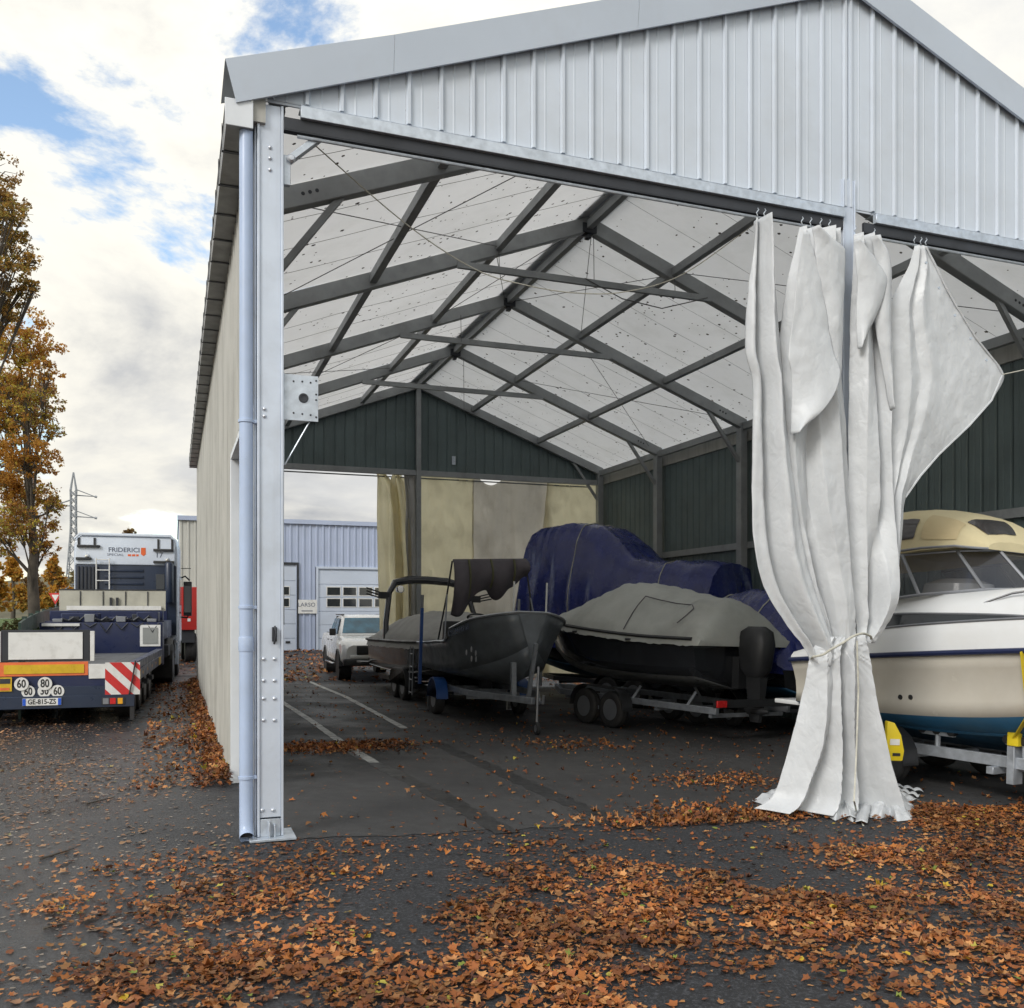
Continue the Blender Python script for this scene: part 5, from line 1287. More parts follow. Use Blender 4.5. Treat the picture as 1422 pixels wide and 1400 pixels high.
# deck moulding: topside above the stripe, cuddy and foredeck
rr = []
for i in range(41):
    y = 5.33*i/40; k_ = crom(stw, y); sx, sz = k_[3], k_[4]
    h1 = crom([(0,.10),(1.0,.26),(2.4,.30),(4,.26),(5.33,.10)], y)[0]; top = crom([(0,.10),(.6,.34),(1.1,.66),(2.2,.70),(3.2,.66),(4.2,.50),(5.33,.14)], y)[0]
    h = [(sx,sz+.01),(sx*.985,sz+h1*.55),(sx*.95,sz+h1),(sx*.88,sz+h1+(top-h1)*.45),(sx*.74,sz+h1+(top-h1)*.86),(sx*.45,sz+top*.985),(0,sz+top*1.02)]
    rr.append([(x,y,z) for x,z in h]+[(-x,y,z) for x,z in reversed(h[:-1])])
MB().loft(rr, closed=False).build('deck', m_gel, cr_, smooth=50, recalc=True)
def on_deck(y, f):     # point on the starboard deck side, f 0..1 up the sheer band
    k_ = crom(stw, y); h1 = crom([(0,.10),(1.0,.26),(2.4,.30),(4,.26),(5.33,.10)], y)[0]; top = crom([(0,.10),(.6,.34),(1.1,.66),(2.2,.70),(3.2,.66),(4.2,.50),(5.33,.14)], y)[0]
    A = (k_[3]*.95, k_[4]+h1); B = (k_[3]*.74, k_[4]+h1+(top-h1)*.86)
    M_ = (k_[3]*.88, k_[4]+h1+(top-h1)*.45)
    if f < .5: g = f/.5; return Vector((A[0]+(M_[0]-A[0])*g, y, A[1]+(M_[1]-A[1])*g))
    g = (f-.5)/.5; return Vector((M_[0]+(B[0]-M_[0])*g, y, M_[1]+(B[1]-M_[1])*g))
for s_ in (1, -1):
    b = MB(); fr_ = MB(); top_, bot_ = [], []
    for i in range(21):
        y = .9+2.2*i/20; a = on_deck(y, .06); c = on_deck(y, .06+.50*(1-i/20)**.8*min(1, i/2.+.4)); n_ = Vector((.9,0,.45))*.008
        top_.append(c+n_); bot_.append(a+n_)
    for P in (top_, bot_):
        for q in P: q.x *= s_
    b.loft([[bot_[i], top_[i]] for i in range(21)], closed=False); wn = b.build('side_window', m_glass, cr_, recalc=False)
    fr_.tube(bot_+[top_[-1]]+list(reversed(top_))+[bot_[0]], .014, 6); fr_.build('window_frame', m_rim, wn)
# windscreen: raked panes between aluminium posts
zd = lambda y: crom(stw, y)[4]+crom([(0,.10),(.6,.34),(1.1,.66),(2.2,.70),(3.2,.66),(4.2,.50),(5.33,.14)], y)[0]
base_ = [(1.04,.9,2.06),(1.02,1.70,2.16),(.74,2.28,2.22),(.30,2.55,2.24)]; base_ += [(-x,y,z) for x,y,z in reversed(base_)]
tops_ = [(.94,.60,2.56),(.92,1.40,2.62),(.66,1.90,2.66),(.27,2.14,2.68)]; tops_ += [(-x,y,z) for x,y,z in reversed(tops_)]
ws = MB().tube(tops_, .016, 6); ws.tube(base_, .018, 6)
for k in (1,2,3,4,5,6): ws.tube([base_[k], tops_[k]], .020, 6)
wso = ws.build('windscreen_frame', m_rim, cr_, smooth=True)
for k in range(7): MB().quad(base_[k], base_[k+1], tops_[k+1], tops_[k]).build('windscreen_pane', m_tint, wso, recalc=False)
# canopy
cg = [(2.18,.52,2.67,.10),(2.02,.74,2.68,.30),(1.75,.88,2.67,.46),(1.4,.93,2.64,.56),(.8,.95,2.60,.60),(.0,.95,2.56,.58)]
def can_pt(y, a):
    r_ = crom(sorted([(c[0],*c[1:]) for c in cg]), y); hw_, z0, h = r_
    th = a*math.pi/2; sx_ = math.sin(th); cz_ = math.cos(th)
    return Vector((hw_*math.copysign(abs(sx_)**.75, sx_), y, z0+h*abs(cz_)**.62 + .008*mnoise.noise((y*9,a*6,1))))
rr = [[can_pt(2.18*j/28, -1+2*i/24) for i in range(25)] for j in range(29)]
cn = MB().loft(rr, closed=False); nn = len(cn.v)
cn.add(rr[0], [tuple(range(25))]); cn.add(rr[28], [tuple(range(25))])
cno = cn.build('canopy', m_bcream, cr_, smooth=50, recalc=True)
def can_patch(name, y0, y1, a0, a1, mat, off=.012, round_=True):
    def fn(u, v):
        uu, vv = u*2-1, v*2-1
        if round_: uu *= math.sqrt(max(0,1-.10*vv**4)); vv *= math.sqrt(max(0,1-.10*(u*2-1)**4))
        y = (y0+y1)/2+(y1-y0)/2*uu; a = (a0+a1)/2+(a1-a0)/2*vv
        q = can_pt(y, a); c = Vector((0, q.y-.15, 2.45)); return q+(q-c).normalized()*off
    return MB().grid(fn, 12, 10).build(name, mat, cno, recalc=False, smooth=180)
can_patch('vinyl_window', 1.02,1.55,.62,.93,m_vinyl); can_patch('vinyl_window', 1.95,2.12,-.05,.45,m_vinyl); can_patch('vinyl_window', 1.02,1.55,-.93,-.62,m_vinyl)
can_patch('zip_panel', 1.62,1.98,.50,.94,material('tan canvas', (.55,.45,.26), .75, var=.06), .012)
can_patch('zip_panel', 1.62,1.98,-.94,-.50,m_bcream)
MB().tube([can_pt(y, .995)+Vector((.012,0,0)) for y in [2.18*i/20 for i in range(21)]], .014, 6).build('hem', m_rim, cno)
MB().lathe([(0,.0),(.25,.02),(.38,.12),(.36,.22),(.2,.28),(0,.29)], c=(.40,1.75,2.08), axis='Z', n=18).build('dash', m_gel, cr_, smooth=True)
# bow rail, hatch, cleat
rl = MB(); pts = []
for y in [2.2+3.0*i/16 for i in range(17)]:
    k_ = crom(stw, y); h1 = crom([(0,.10),(1.0,.26),(2.4,.30),(4,.26),(5.33,.10)], y)[0]; pts.append(Vector((k_[3]*.84, y, k_[4]+h1+.16+.14*sstep(2.2,2.9,y))))
rl.tube(pts, .014, 8)
for i in (4,9,14): q = pts[i]; rl.tube([q, (q.x*1.04, q.y-.06, q.z-.27)], .012, 6)
pm = [Vector((-q.x,q.y,q.z)) for q in pts]; rl.tube(pm, .014, 8)
for i in (4,9,14): q = pm[i]; rl.tube([q, (q.x*1.04, q.y-.06, q.z-.27)], .012, 6)
rl.build('bow_rail', m_chrome, cr_, smooth=True)
b = MB().lathe([(0,.03),(.22,.03),(.26,.015),(.27,0)], c=(.0,3.35,zd(3.35)+.0), axis='Z', n=20); b.build('deck_hatch', m_glass, cr_, smooth=True)
b = MB(); q = on_deck(3.0,.75); b.bx(q.x-.03,q.x+.03,q.y-.12,q.y+.12,q.z+.0,q.z+.03); b.build('cleat', m_blackp, cr_, bevel=.008, seg=1)
for y, z in ((1.55,1.02),(1.68,1.03)):
    k_ = crom(stw, y); f = (z-k_[2])/(k_[4]-k_[2]); x = k_[1]+(k_[3]-k_[1])*f-.05*math.sin(math.pi*f)
    MB().lathe([(0,.006),(.028,.006),(.032,-.004)], c=(x,y,z), axis='X', n=12).build('drain_outlet', m_black, cr_)
b = MB(); b.bx(-.95,.95,-.45,0,.78,.84); b.build('swim_platform', m_gel, cr_, bevel=.02)
b = MB().bx(-.2,.2,-.5,-.02,.45,1.2); b.build('stern_drive', m_blackp, cr_, bevel=.05, seg=2)
# trailer
m_ctr = material('bright galvanised', (.42,.45,.49), .42, .5, var=.2, vs=9, dirt=(.22,.23,.24), dirt_amt=.4, dscale=4)
b = MB()
for s_ in (-1, 1): b.bx(s_*.62-.035,s_*.62+.035,-.3,3.0,.36,.48); b.bar((s_*.62,3.0,.42),(s_*.04,4.9,.42),.07,.12)
b.bar((0,3.2,.36),(0,6.3,.36),.08,.10); b.build('frame', m_ctr, cr_, bevel=.005, seg=1)
for y in (0.,1.2,2.4,3.0): MB().bx(-.75,.75,y-.04,y+.04,.28,.358).build('cross_member', m_ctr, cr_, bevel=.004, seg=1)
for y in (.6,1.7,2.7):
    for s_ in (-1, 1):
        b = MB(); b.tube([(s_*.62,y,.44),(s_*.62,y,.62)], .03, 8); b.bar((s_*.62,y-.2,.62),(s_*.62,y+.2,.62),.05,.04); b.build('roller_bracket', m_ctr, cr_)
        for dy in (-.18,0,.18): MB().lathe([(.02,-.05),(.045,-.045),(.05,0),(.045,.045),(.02,.05)], c=(s_*.62,y+dy,.655), axis='X', n=12).build('keel_roller', m_black, cr_, smooth=True)
for s_ in (-1, 1):
    for y in (.55,1.30): wheel(cr_, s_*1.02, y, .32, .32, .19)
    pts = [(.92+(.38 if k<5 else -.38)+.36*math.cos(math.pi*k/8), .30+.40*math.sin(math.pi*k/8)) for k in range(9)]; q = pts+[(y, z-.03) for y, z in reversed(pts)]
    MB().prism(q, 'X', s_*1.02-.13, s_*1.02+.13).build('mudguard', m_yellow if False else m_blackp, cr_)
MB().bx(-.7,.7,.50,.58,.30,.36).build('axle', m_ctr, cr_); MB().bx(-.7,.7,1.26,1.34,.30,.36).build('axle', m_ctr, cr_)
b = MB().bx(.54,.70,2.55,2.63,.20,.60); b.build('upright', m_ctr, cr_, bevel=.004, seg=1)
MB().bar((0,4.7,.42),(0,5.2,1.35),.08,.08).build('winch_post', m_ctr, cr_)
# yellow ratchet strap over the bow quarter and the yellow wheel chock board
q0 = Vector((.66,2.6,.60)); k_ = crom(stw, 2.9)
stp = MB(); stp.bar(q0+Vector((.03,.02,.08)), Vector((k_[1]+.03,2.95,k_[2]+.02)), .012, .05, (1,0,0)); stp.bar(Vector((k_[1]+.03,2.95,k_[2]+.02)), Vector((k_[3]+.03,3.0,k_[4])), .012, .05, (1,0,0))
tag(stp.build('ratchet_strap', m_yellow), 'yellow ratchet strap holding the white cruiser down to its trailer', 'strap')
so2 = bpy.data.objects['ratchet_strap']; so2.matrix_world = Matrix.Translation(cr_.location) @ cr_.rotation_quaternion.to_matrix().to_4x4()
MB().bx(.64,.72,2.56,2.68,.60,.74).build('ratchet', m_yellow, so2, bevel=.012)
MB().tube([(.67,2.6,.60),(.66,2.6,.52)], .012, 6).build('hook', m_rim, so2)
b = MB(); P = [(.0,.0),(.17,.0),(.185,.10),(.15,.26),(.08,.38),(.0,.40)]
g0 = at_d(1229,1056,9.25); wl = thing('wheel_clamp', 'yellow wheel clamp plate beside the tied curtain, under the cruiser', 'wheel clamp', (g0.x, g0.y, g0.z), rad(-15))
b.prism([(x, z) for x, z in P], 'Y', -.03, .03); b.build('plate', m_yellow, wl, bevel=.012)
MB().bx(.03,.13,-.036,-.031,.16,.22).build('sticker', m_whitep, wl); MB().bx(.06,.14,-.036,-.031,.05,.08).build('slot', m_black, wl); MB().bx(-.03,.14,.031,.30,.0,.07).build('foot', m_yellow, wl, bevel=.01)
# ------------------------------------------------------------------ workshop behind
m_shop = material('blue grey sheet', (.40,.46,.60), .45, var=.05, vs=.8, dirt=(.32,.36,.44), dirt_amt=.3, streak=.12)
m_shopd = material('pale sectional door', (.52,.58,.68), .4, var=.04, vs=.8, dirt=(.42,.45,.5), dirt_amt=.3)
m_shopb = material('sunlit beige sheet', (.50,.50,.46), .45, var=.06, vs=.8, dirt=(.36,.35,.31), dirt_amt=.3, streak=.15)  # same cladding with a warm sunlit tone put into its colour
TB = 36.5
shop = thing('workshop_building', 'blue grey metal workshop with sectional doors, seen beyond the rear opening', 'building', (0,0,0), tilt=False)
def bz(px, py): return on_t(px, py, TB)
XL = bz(249,860).x; XR = XL+26
topz = bz(460,725).z
MB().bx(XL,XR,TB+.12,TB+14,-.2,topz-.05).build('wall', m_shop, shop)
MB().bx(XL-.08,XR,TB-.08,TB+.3,topz-.14,topz+.06).build('roof_trim', m_shop, shop)
MB().prism([(TB-.0,topz+.05),(TB+7,topz+.6),(TB+14,topz+.05)], 'X', XL-.05, XR).build('roof', m_trim, shop)
# openings
dL, dR = bz(442,850).x, bz(442,850).x+4.0; dz1 = bz(460,790).z
pL, pR = bz(372,850).x, bz(412,850).x; pz1 = bz(405,784).z
def shop_panel(x, w, z0, z1, mat):
    b = MB(); g = .0
    prof = [(0,0),(.03,.045),(.10,.045),(.13,0),(w,0)]
    vs = []
    for a, d in prof: vs += [(x+a,TB+.05-d,z0),(x+a,TB+.05-d,z1)]
    b.add(vs, [(2*i,2*i+2,2*i+3,2*i+1) for i in range(len(prof)-1)]); return b.build('cladding_panel', mat, shop, recalc=False)
x = XL; w = .30
while x < XR-.2:
    c = x+w/2; mt_ = m_shop if x > bz(300,850).x else m_shopb
    z0 = -.1
    if dL-.2 < c < dR+.15: z0 = dz1+.08
    if pL-.1 < c < pR+.1: z0 = pz1+.08
    shop_panel(x, w-.004, z0, topz-.12, mt_); x += w
for (a, c, zt, cols) in ((dL,dR,dz1,5),(pL,pR,pz1,2)):
    fr_ = MB(); fr_.bx(a-.10,a,TB-.03,TB+.1,-.1,zt+.1); fr_.bx(c,c+.10,TB-.03,TB+.1,-.1,zt+.1); fr_.bx(a,c,TB-.03,TB+.1,zt,zt+.1); fo = fr_.build('door_frame', m_dark if cols == 2 else m_shopd, shop)
    n = 6; H_ = zt/n
    dr = MB().bx(a,c,TB+.07,TB+.10,-.1,zt).build('sectional_door', m_shopd, shop)
    for k in range(n): MB().bx(a+.01,c-.01,TB+.035,TB+.068,k*H_-.08,(k+1)*H_-.1).build('door_section', m_shopd, dr, bevel=.006, seg=1)
    for r_ in (0, 1):
        zc = bz(455,821).z if r_ == 0 else bz(455,837).z
        for k in range(cols):
            ww = .60; x0 = a+.42+k*.76 if cols > 2 else c-.35-k*.76-ww
            wn = MB().bx(x0-.04,x0+ww+.04,TB+.015,TB+.034,zc-.22,zc+.22).build('window', m_whitep, dr)
            MB().bx(x0,x0+ww,TB+.008,TB+.0145,zc-.18,zc+.18).build('pane', m_glass, wn)
    MB().bx(c-.5,c-.3,TB-.0,TB+.03,.35,.45).build('handle', m_black, dr)
sl_, sr_ = bz(414,840).x, bz(440,840).x; z0, z1 = bz(425,852).z, bz(425,833).z
sgn = MB().bx(sl_,sr_,TB-.05,TB-.02,z0,z1).build('sign_board', m_whitep, shop)
lettering('lettering', 'LARSO', .27, m_txt, sgn, face_m(((sl_+sr_)/2-.05,TB-.054,(z0+z1)/2+.08), (1,0,0), (0,0,1)), .002)
MB().bx(sl_+.15,sr_-.2,TB-.056,TB-.051,z0+.1,z0+.14).build('sign_line', m_txt, sgn)

# ------------------------------------------------------------------ verge, hill, fence
m_grass = material('grass bank', (.075,.125,.028), .9, var=.35, vs=1.2, dirt=(.14,.11,.04), dirt_amt=.5, dscale=.8, bump=.6, bs=14)
m_hill = material('autumn hill', (.10,.085,.045), .95, var=.4, vs=.06, dirt=(.06,.075,.05), dirt_amt=.6, dscale=.04)
def bank_h(x, y):
    e = sstep(-6.2,-11,x)*sstep(15,24,y)
    return gz(x,y)-.05+1.35*e+.25*mnoise.noise((x*.25,y*.2,2))*e + .5*sstep(-14,-30,x)*sstep(20,40,y)
xs = axis([(-60,-16,14),(-16,-5.6,20)]); ys = axis([(13,40,30),(40,75,10)])
b = MB(); b.grid(lambda u, v: (0,0,0), len(xs)-1, len(ys)-1); b.v = [(x, y, bank_h(x, y)) for y in ys for x in xs]
tag(b.build('grass_bank', m_grass, recalc=False, smooth=180), 'grass bank rising beyond the trailer', kind='structure')
b = MB()
hx = [i/60 for i in range(61)]
for j, f in enumerate((0,.35,.7,1.)):
    for u in hx:
        q = at_d(-500+1900*u, 853, 380+f*160); z = f*(24+9*mnoise.noise((u*4,2,0))+4*mnoise.noise((u*15,5,0)))*(1-.35*u)
        b.v.append((q.x, q.y, z-1))
for j in range(3):
    for i in range(60): b.f.append((j*61+i, j*61+i+1, (j+1)*61+i+1, (j+1)*61+i))
tag(b.build('hill', m_hill, recalc=False, smooth=180), 'low wooded hill on the horizon', kind='structure')
m_gfence = material('dark green fence', (.02,.045,.035), .5, var=.15)
ff = thing('fence', 'low dark green panel fence between trailer and oak tree', 'fence', tilt=False)
for k in range(7):
    a = at_d(88-k*9, 853, 31-k*2.3); c = at_d(88-(k+1)*9, 853, 31-(k+1)*2.3); h0 = bank_h(a.x, a.y); h1 = bank_h(c.x, c.y)
    zt = 1.98
    b = MB(); d = (c-a); b.add([(a.x,a.y,h0-.2),(c.x-.01*d.x,c.y-.01*d.y,h1-.2),(c.x-.01*d.x,c.y-.01*d.y,zt-.06*(k+1)),(a.x,a.y,zt-.06*k)],[(0,1,2,3)])
    o = b.build('fence_panel', m_gfence, ff, recalc=False); md = o.modifiers.new('t','SOLIDIFY'); md.thickness = .04
    MB().bx(a.x-.04,a.x+.04,a.y-.04,a.y+.04,h0-.2,zt-.06*k+.04).build('fence_post', m_gfence, ff)
# give way sign
q = at_d(77,853,36); hb_ = bank_h(q.x, q.y)
gw = thing('road_sign', 'inverted triangle give way sign with red border beside the oak', 'sign', (q.x,q.y,hb_-.1), -YAW, tilt=False)
zc = at_d(77,829,36).z-hb_+.1
MB().tube([(0,.03,0),(0,.03,zc+.2)], .03, 8).build('pole', m_rim, gw)
def tri(r): return [(-r*.866,zc+r*.5),(0,zc-r),(r*.866,zc+r*.5)]
b = MB().prism(tri(.30), 'Y', -.012, .0).build('plate', m_rs, gw); MB().prism(tri(.165), 'Y', -.02, -.013).build('white_face', m_whitep, b)
# lattice pylon
q = at_d(102,853,112)
py_ = thing('pylon', 'tall lattice electricity pylon behind the truck', 'pylon', (q.x,q.y,0), -YAW+rad(14), tilt=False)
m_pyl = material('pylon steel', (.32,.34,.36), .5, .4, var=.1)
Hp = at_d(0,656,112).z
def leg(s, t, z):
    h = 1.05+(.30-1.05)*min(1, z/12.) if z < 12 else (.30 if z < 16.8 else .30*(Hp-z)/(Hp-16.8)+.02)
    return Vector((s*h, t*h, z))
lev = [0,2.2,4.2,6,7.6,9.0,10.3,11.4,12.4,13.3,14.2,15.1,16,16.8,Hp]
for s in (-1,1):
    for t in (-1,1): MB().tube([leg(s,t,z) for z in lev], .075, 5).build('leg', m_pyl, py_)
for i in range(len(lev)-1):
    b = MB(); z0_, z1_ = lev[i], lev[i+1]
    for (s,t),(u,v) in (((-1,-1),(1,-1)),((1,-1),(1,1)),((1,1),(-1,1)),((-1,1),(-1,-1))):
        b.tube([leg(s,t,z0_),leg(u,v,z1_)], .04, 4); b.tube([leg(u,v,z0_),leg(s,t,z1_)], .04, 4)
    b.build('lattice', m_pyl, py_)
for z, s in ((16.2,1),(13.6,1),(14.9,-1)):
    b = MB(); tip = Vector((s*2.4,0,z-.1))
    for t in (-1,1): b.tube([leg(s,t,z-.0), tip], .05, 5); b.tube([leg(s,t,z+.7), tip], .05, 5)
    b.tube([tip, tip+Vector((s*.25,0,-.05))], .16, 6); b.build('cross_arm', m_pyl, py_)

# ------------------------------------------------------------------ trees and shrubs
m_bark = material('bark', (.075,.062,.048), .9, var=.35, vs=4, bump=.7, bs=14, bstretch=(1,1,.25))
m_leaf = attr_mat('foliage', .65, .5)
def crown_mesh(name, clusters, n, size, cols, seed, sd):
    r = np.random.default_rng(seed); C_ = np.array([c[:3] for c in clusters]); R_ = np.array([c[3] for c in clusters]); W_ = R_**2; 
    # every cluster breaks up into many loose sprays
    k = 34; M = len(C_)*k; pi_ = np.repeat(np.arange(len(C_)), k); dd = r.normal(size=(M,3)); dd /= np.linalg.norm(dd,axis=1)[:,None]
    C0 = len(C_); C_ = C_[pi_]+dd*(R_[pi_]*(.25+1.0*r.random(M)**.7))[:,None]; R_ = R_[pi_]*(.14+.20*r.random(M)); W_ = R_**2*(.4+r.random(M))
    idx = r.choice(len(C_), n, p=W_/W_.sum())
    d = r.normal(size=(n,3)); d /= np.linalg.norm(d,axis=1)[:,None]; rad_ = R_[idx]*(r.random(n)**.45)
    P = C_[idx]+d*rad_[:,None]*np.array([1,1,.8])
    ax = r.normal(size=(n,3)); ax /= np.linalg.norm(ax,axis=1)[:,None]; bx_ = np.cross(ax, r.normal(size=(n,3))); bx_ /= np.linalg.norm(bx_,axis=1)[:,None]
    s = size*(.6+.8*r.random(n))[:,None]
    V = np.stack([P-ax*s, P+bx_*s*.55-ax*s*.1, P+ax*s, P-bx_*s*.55+ax*s*.15], 1)
    cl_c = np.clip(np.repeat(r.random(C0), k)+r.normal(0,.18,M),0,1); k = np.clip(cl_c[idx]+r.normal(0,.22,n),0,.999)
    pal = np.array(cols); ci = (k*len(pal)).astype(int); col = pal[ci]*(.65+.7*r.random(n))[:,None]
    return leaf_mesh(name, V, [(0,1,2,3)], col, m_leaf)
def tree(name, label, base, clusters, trunk, n, size, cols, seed, r0, group=None, twigs=True):
    """trunk: list of local points; clusters local (x, y, z, radius)"""
    t = thing(name, label, 'tree', base, tilt=False, group=group)
    m = len(trunk); b = MB(); b.tube(trunk, [r0*(1-.75*i/(m-1)) for i in range(m)], 10, cap=False)
    rn = random.Random(seed)
    for c in clusters:
        k = min(m-1, max(1, int(rn.uniform(.25,1)*m)))
        cand = [q for q in trunk[1:] if q[2] < c[2]-.1] or [trunk[1]]
        a = Vector(rn.choice(cand[-3:])); e = Vector(c[:3]); mid = (a+e)/2+Vector((rn.uniform(-.2,.2),rn.uniform(-.2,.2),rn.uniform(-.35,.05)))*c[3]
        b.tube([a, a*.6+mid*.4, mid, e], [r0*.32,r0*.24,r0*.16,r0*.05], 6)
        if twigs:
            for _ in range(9):
                d = Vector((rn.gauss(0,1),rn.gauss(0,1),rn.gauss(0,.8))).normalized()*c[3]*rn.uniform(.7,1.12)
                b.tube([e*.5+mid*.5, e+d*.5+Vector((0,0,.05)), e+d], [r0*.07,r0*.05,r0*.02], 4)
    b.build('trunk', m_bark, t, smooth=60)
    link(bpy.data.objects.new('crown', crown_mesh('crown', clusters, n, size, cols, seed, 1)), t)
    return t
OAK = [(.46,.22,.04),(.54,.29,.05),(.40,.20,.06),(.52,.38,.06),(.40,.36,.07),(.32,.18,.08)]
GOLD = [(.55,.28,.04),(.62,.35,.05),(.50,.22,.04),(.45,.30,.07)]
def tloc(base, px, py, dep): q = at_d(px, py, dep); return q-Vector(base)
dep = 30.; q = at_d(47,853,dep); base = Vector((q.x,q.y,bank_h(q.x,q.y)-.2))
rn = random.Random(5); cl_ = []
spec = [(20,470,0,1.0),(48,480,.5,.75),(5,520,-.4,1.0),(38,530,.8,.8),(62,520,-.3,.45),(15,580,.2,1.0),(50,590,.6,.62),(30,630,-.6,.85),(-5,640,.4,1.1),(66,560,.2,.42),(60,640,-.2,.50),(8,690,.2,.95),(40,690,.9,.75),(70,690,.1,.40),(28,735,-.4,.7),(58,735,.5,.50),(-15,560,0,1.2),(-30,640,.6,1.3),(-20,720,-.5,1.1),(5,745,.4,.55),(76,705,.5,.32),(36,560,-.8,.6),(72,600,.1,.35),(66,760,.3,.38)]
for px, py, dd, r in spec:
    v = tloc(base, px, py, dep+dd*1.6); cl_.append((v.x,v.y,v.z,r))
trk = [tloc(base,50,900,dep),tloc(base,47,840,dep),tloc(base,45,800,dep),tloc(base,47,770,dep),tloc(base,44,720,dep),tloc(base,40,660,dep),tloc(base,34,590,dep),tloc(base,28,510,dep)]
trk[0] = Vector((0.05,0,-.1))
tree('oak_tree', 'tall oak with brown and yellow autumn leaves, trunk behind the trailer', base, cl_, trk, 42000, .050, OAK, 3, .20)
q = at_d(-95,853,24.); base = Vector((q.x,q.y,bank_h(q.x,q.y)-.2)); cl_ = []
for px, py, dd, r in [(-10,240,0,.55),(5,280,.2,.55),(20,300,-.2,.42),(0,330,.3,.6),(30,345,.1,.42),(44,365,0,.28),(8,375,-.3,.55),(30,400,.2,.35),(46,400,.1,.2),(10,415,.2,.36),(14,440,0,.2),(-30,300,.4,.9),(-40,380,-.4,.9),(-30,440,0,.8),(-60,260,.3,1.0),(-90,330,0,1.1),(-110,230,.2,1.0),(-70,480,.3,.9),(-120,450,0,1.0),(-60,190,0,.8)]:
    v = tloc(base, px, py, 24.+dd*1.5); cl_.append((v.x,v.y,v.z,r))
trk = [Vector((0,0,-.1)),tloc(base,-95,760,24),tloc(base,-92,600,24),tloc(base,-90,480,24),tloc(base,-85,380,24),tloc(base,-80,260,24)]
tree('oak_tree', 'nearer oak whose leafy branches reach in high at the picture edge', base, cl_, trk, 34000, .042, [(.30,.17,.05),(.38,.22,.05),(.30,.25,.06),(.22,.14,.05),(.42,.24,.05)], 9, .24)
def small_tree(px, py_top, dep, wpx, label, cols, seed, n=3500, py_bot=838, group='far trees beyond the road', size=.13):
    q = at_d(px,853,dep); base = Vector((q.x,q.y,max(0,bank_h(q.x,q.y)) if q.x < -6 else 0)); rn = random.Random(seed); cl_ = []
    zt = at_d(px,py_top,dep).z-base.z; zb = at_d(px,py_bot,dep).z-base.z; hw = wpx/2*dep/FPX
    for k in range(16):
        f = rn.random(); w_ = hw*(1-f*.75); a = rn.uniform(0,6.28); cl_.append((w_*.7*math.cos(a),w_*.7*math.sin(a),zb+(zt-zb)*f*.9,hw*(.55-.3*f)))
    tree('autumn_tree', label, base, cl_, [Vector((0,0,-.1)),Vector((.05,0,zt*.3)),Vector((0,.05,zt*.6)),Vector((.03,0,zt*.9))], n, size, cols, seed, .12+.01*zt, group, twigs=False)
small_tree(76,772,62,40,'small golden tree right of the oak trunk, before the pylon', GOLD, 21, 5000)
small_tree(18,768,66,34,'small golden tree left of the oak trunk, past the grass', GOLD, 22)
small_tree(-8,776,60,40,'orange tree at the very edge of the picture past the grass', GOLD, 23)
small_tree(44,790,75,40,'low russet tree straight behind the oak trunk', [(.20,.10,.03),(.25,.14,.04),(.15,.09,.04)], 24)
small_tree(182,722,70,34,'thin brown tree peeping over the roof of the truck cab', [(.20,.12,.05),(.26,.17,.06),(.16,.10,.05)], 25, 1600, 800)
small_tree(104,790,90,30,'pale thin tree at the foot of the pylon', [(.28,.22,.10),(.22,.2,.10)], 26, 2200)
small_tree(128,785,95,40,'brown tree half hidden by the truck cab behind it', [(.2,.14,.06),(.16,.13,.05)], 27, 2200)
# shrubs beside the trailer
GR = [(.03,.06,.015),(.045,.085,.02),(.06,.10,.03),(.03,.05,.02)]
def shrub(px, py_top, dep, r, label, seed, cols=GR):
    q = at_d(px,853,dep); g = bank_h(q.x,q.y); s_ = thing('shrub', label, 'shrub', (q.x,q.y,g-.05), tilt=False, group='shrubs along the bank')
    zt = at_d(px,py_top,dep).z-g; rn = random.Random(seed)
    cl_ = [(rn.uniform(-r,r)*.7,rn.uniform(-r,r)*.7,zt*rn.uniform(.2,.8),r*rn.uniform(.35,.5)) for _ in range(10)]
    link(bpy.data.objects.new('foliage', crown_mesh('foliage', cl_, 2600, .06, cols, seed, 1)), s_)
    b = MB()
    for c in cl_: b.tube([(0,0,-.1),(c[0]*.4,c[1]*.4,c[2]*.5),c[:3]], [.02,.015,.006], 5)
    b.build('stem', m_bark, s_)
shrub(4,868,18.5,.75,'dark green shrub at the picture edge beside the trailer sign',31)
shrub(30,876,19.5,.7,'dark green shrub just behind the white trailer sign',32)
shrub(48,868,22,.6,'green shrub below the oak trunk by the fence',33)
shrub(-14,882,17.5,.7,'pale green shrub low at the picture edge',34,[(.09,.12,.05),(.12,.14,.07),(.06,.09,.03)])
shrub(14,850,24,.8,'bushy shrub on the grass bank left of the oak trunk',35,[(.06,.06,.02),(.10,.07,.03),(.05,.06,.02)])

# ------------------------------------------------------------------ fallen leaves
m_fall = attr_mat('fallen leaf', .62, .10, .4)
def leaf_shape(kind):
    # lobed outline round a midrib, 11 outline points + centre
    if kind == 0: rr = [1,.58,.82,.48,.70,.46,.40,.46,.70,.48,.82,.58]
    elif kind == 1: rr = [1,.66,.72,.62,.62,.55,.42,.55,.62,.62,.72,.66]
    else: rr = [1.0,.60,.92,.55,.80,.45,.35,.45,.80,.55,.92,.60]
    P = [(0,0,0)]
    for k, r in enumerate(rr):
        a = 2*math.pi*k/12; P.append((r*math.cos(a), r*math.sin(a)*(.72 if kind < 2 else .95), 0))
    return np.array(P), [(0,1+k,1+(k+1) % 12) for k in range(12)]
SHAPES = [leaf_shape(k) for k in range(3)]
LC = np.array([(.30,.100,.024),(.38,.135,.030),(.22,.070,.022),(.42,.20,.070),(.13,.048,.024),(.33,.15,.055),(.27,.090,.026)])
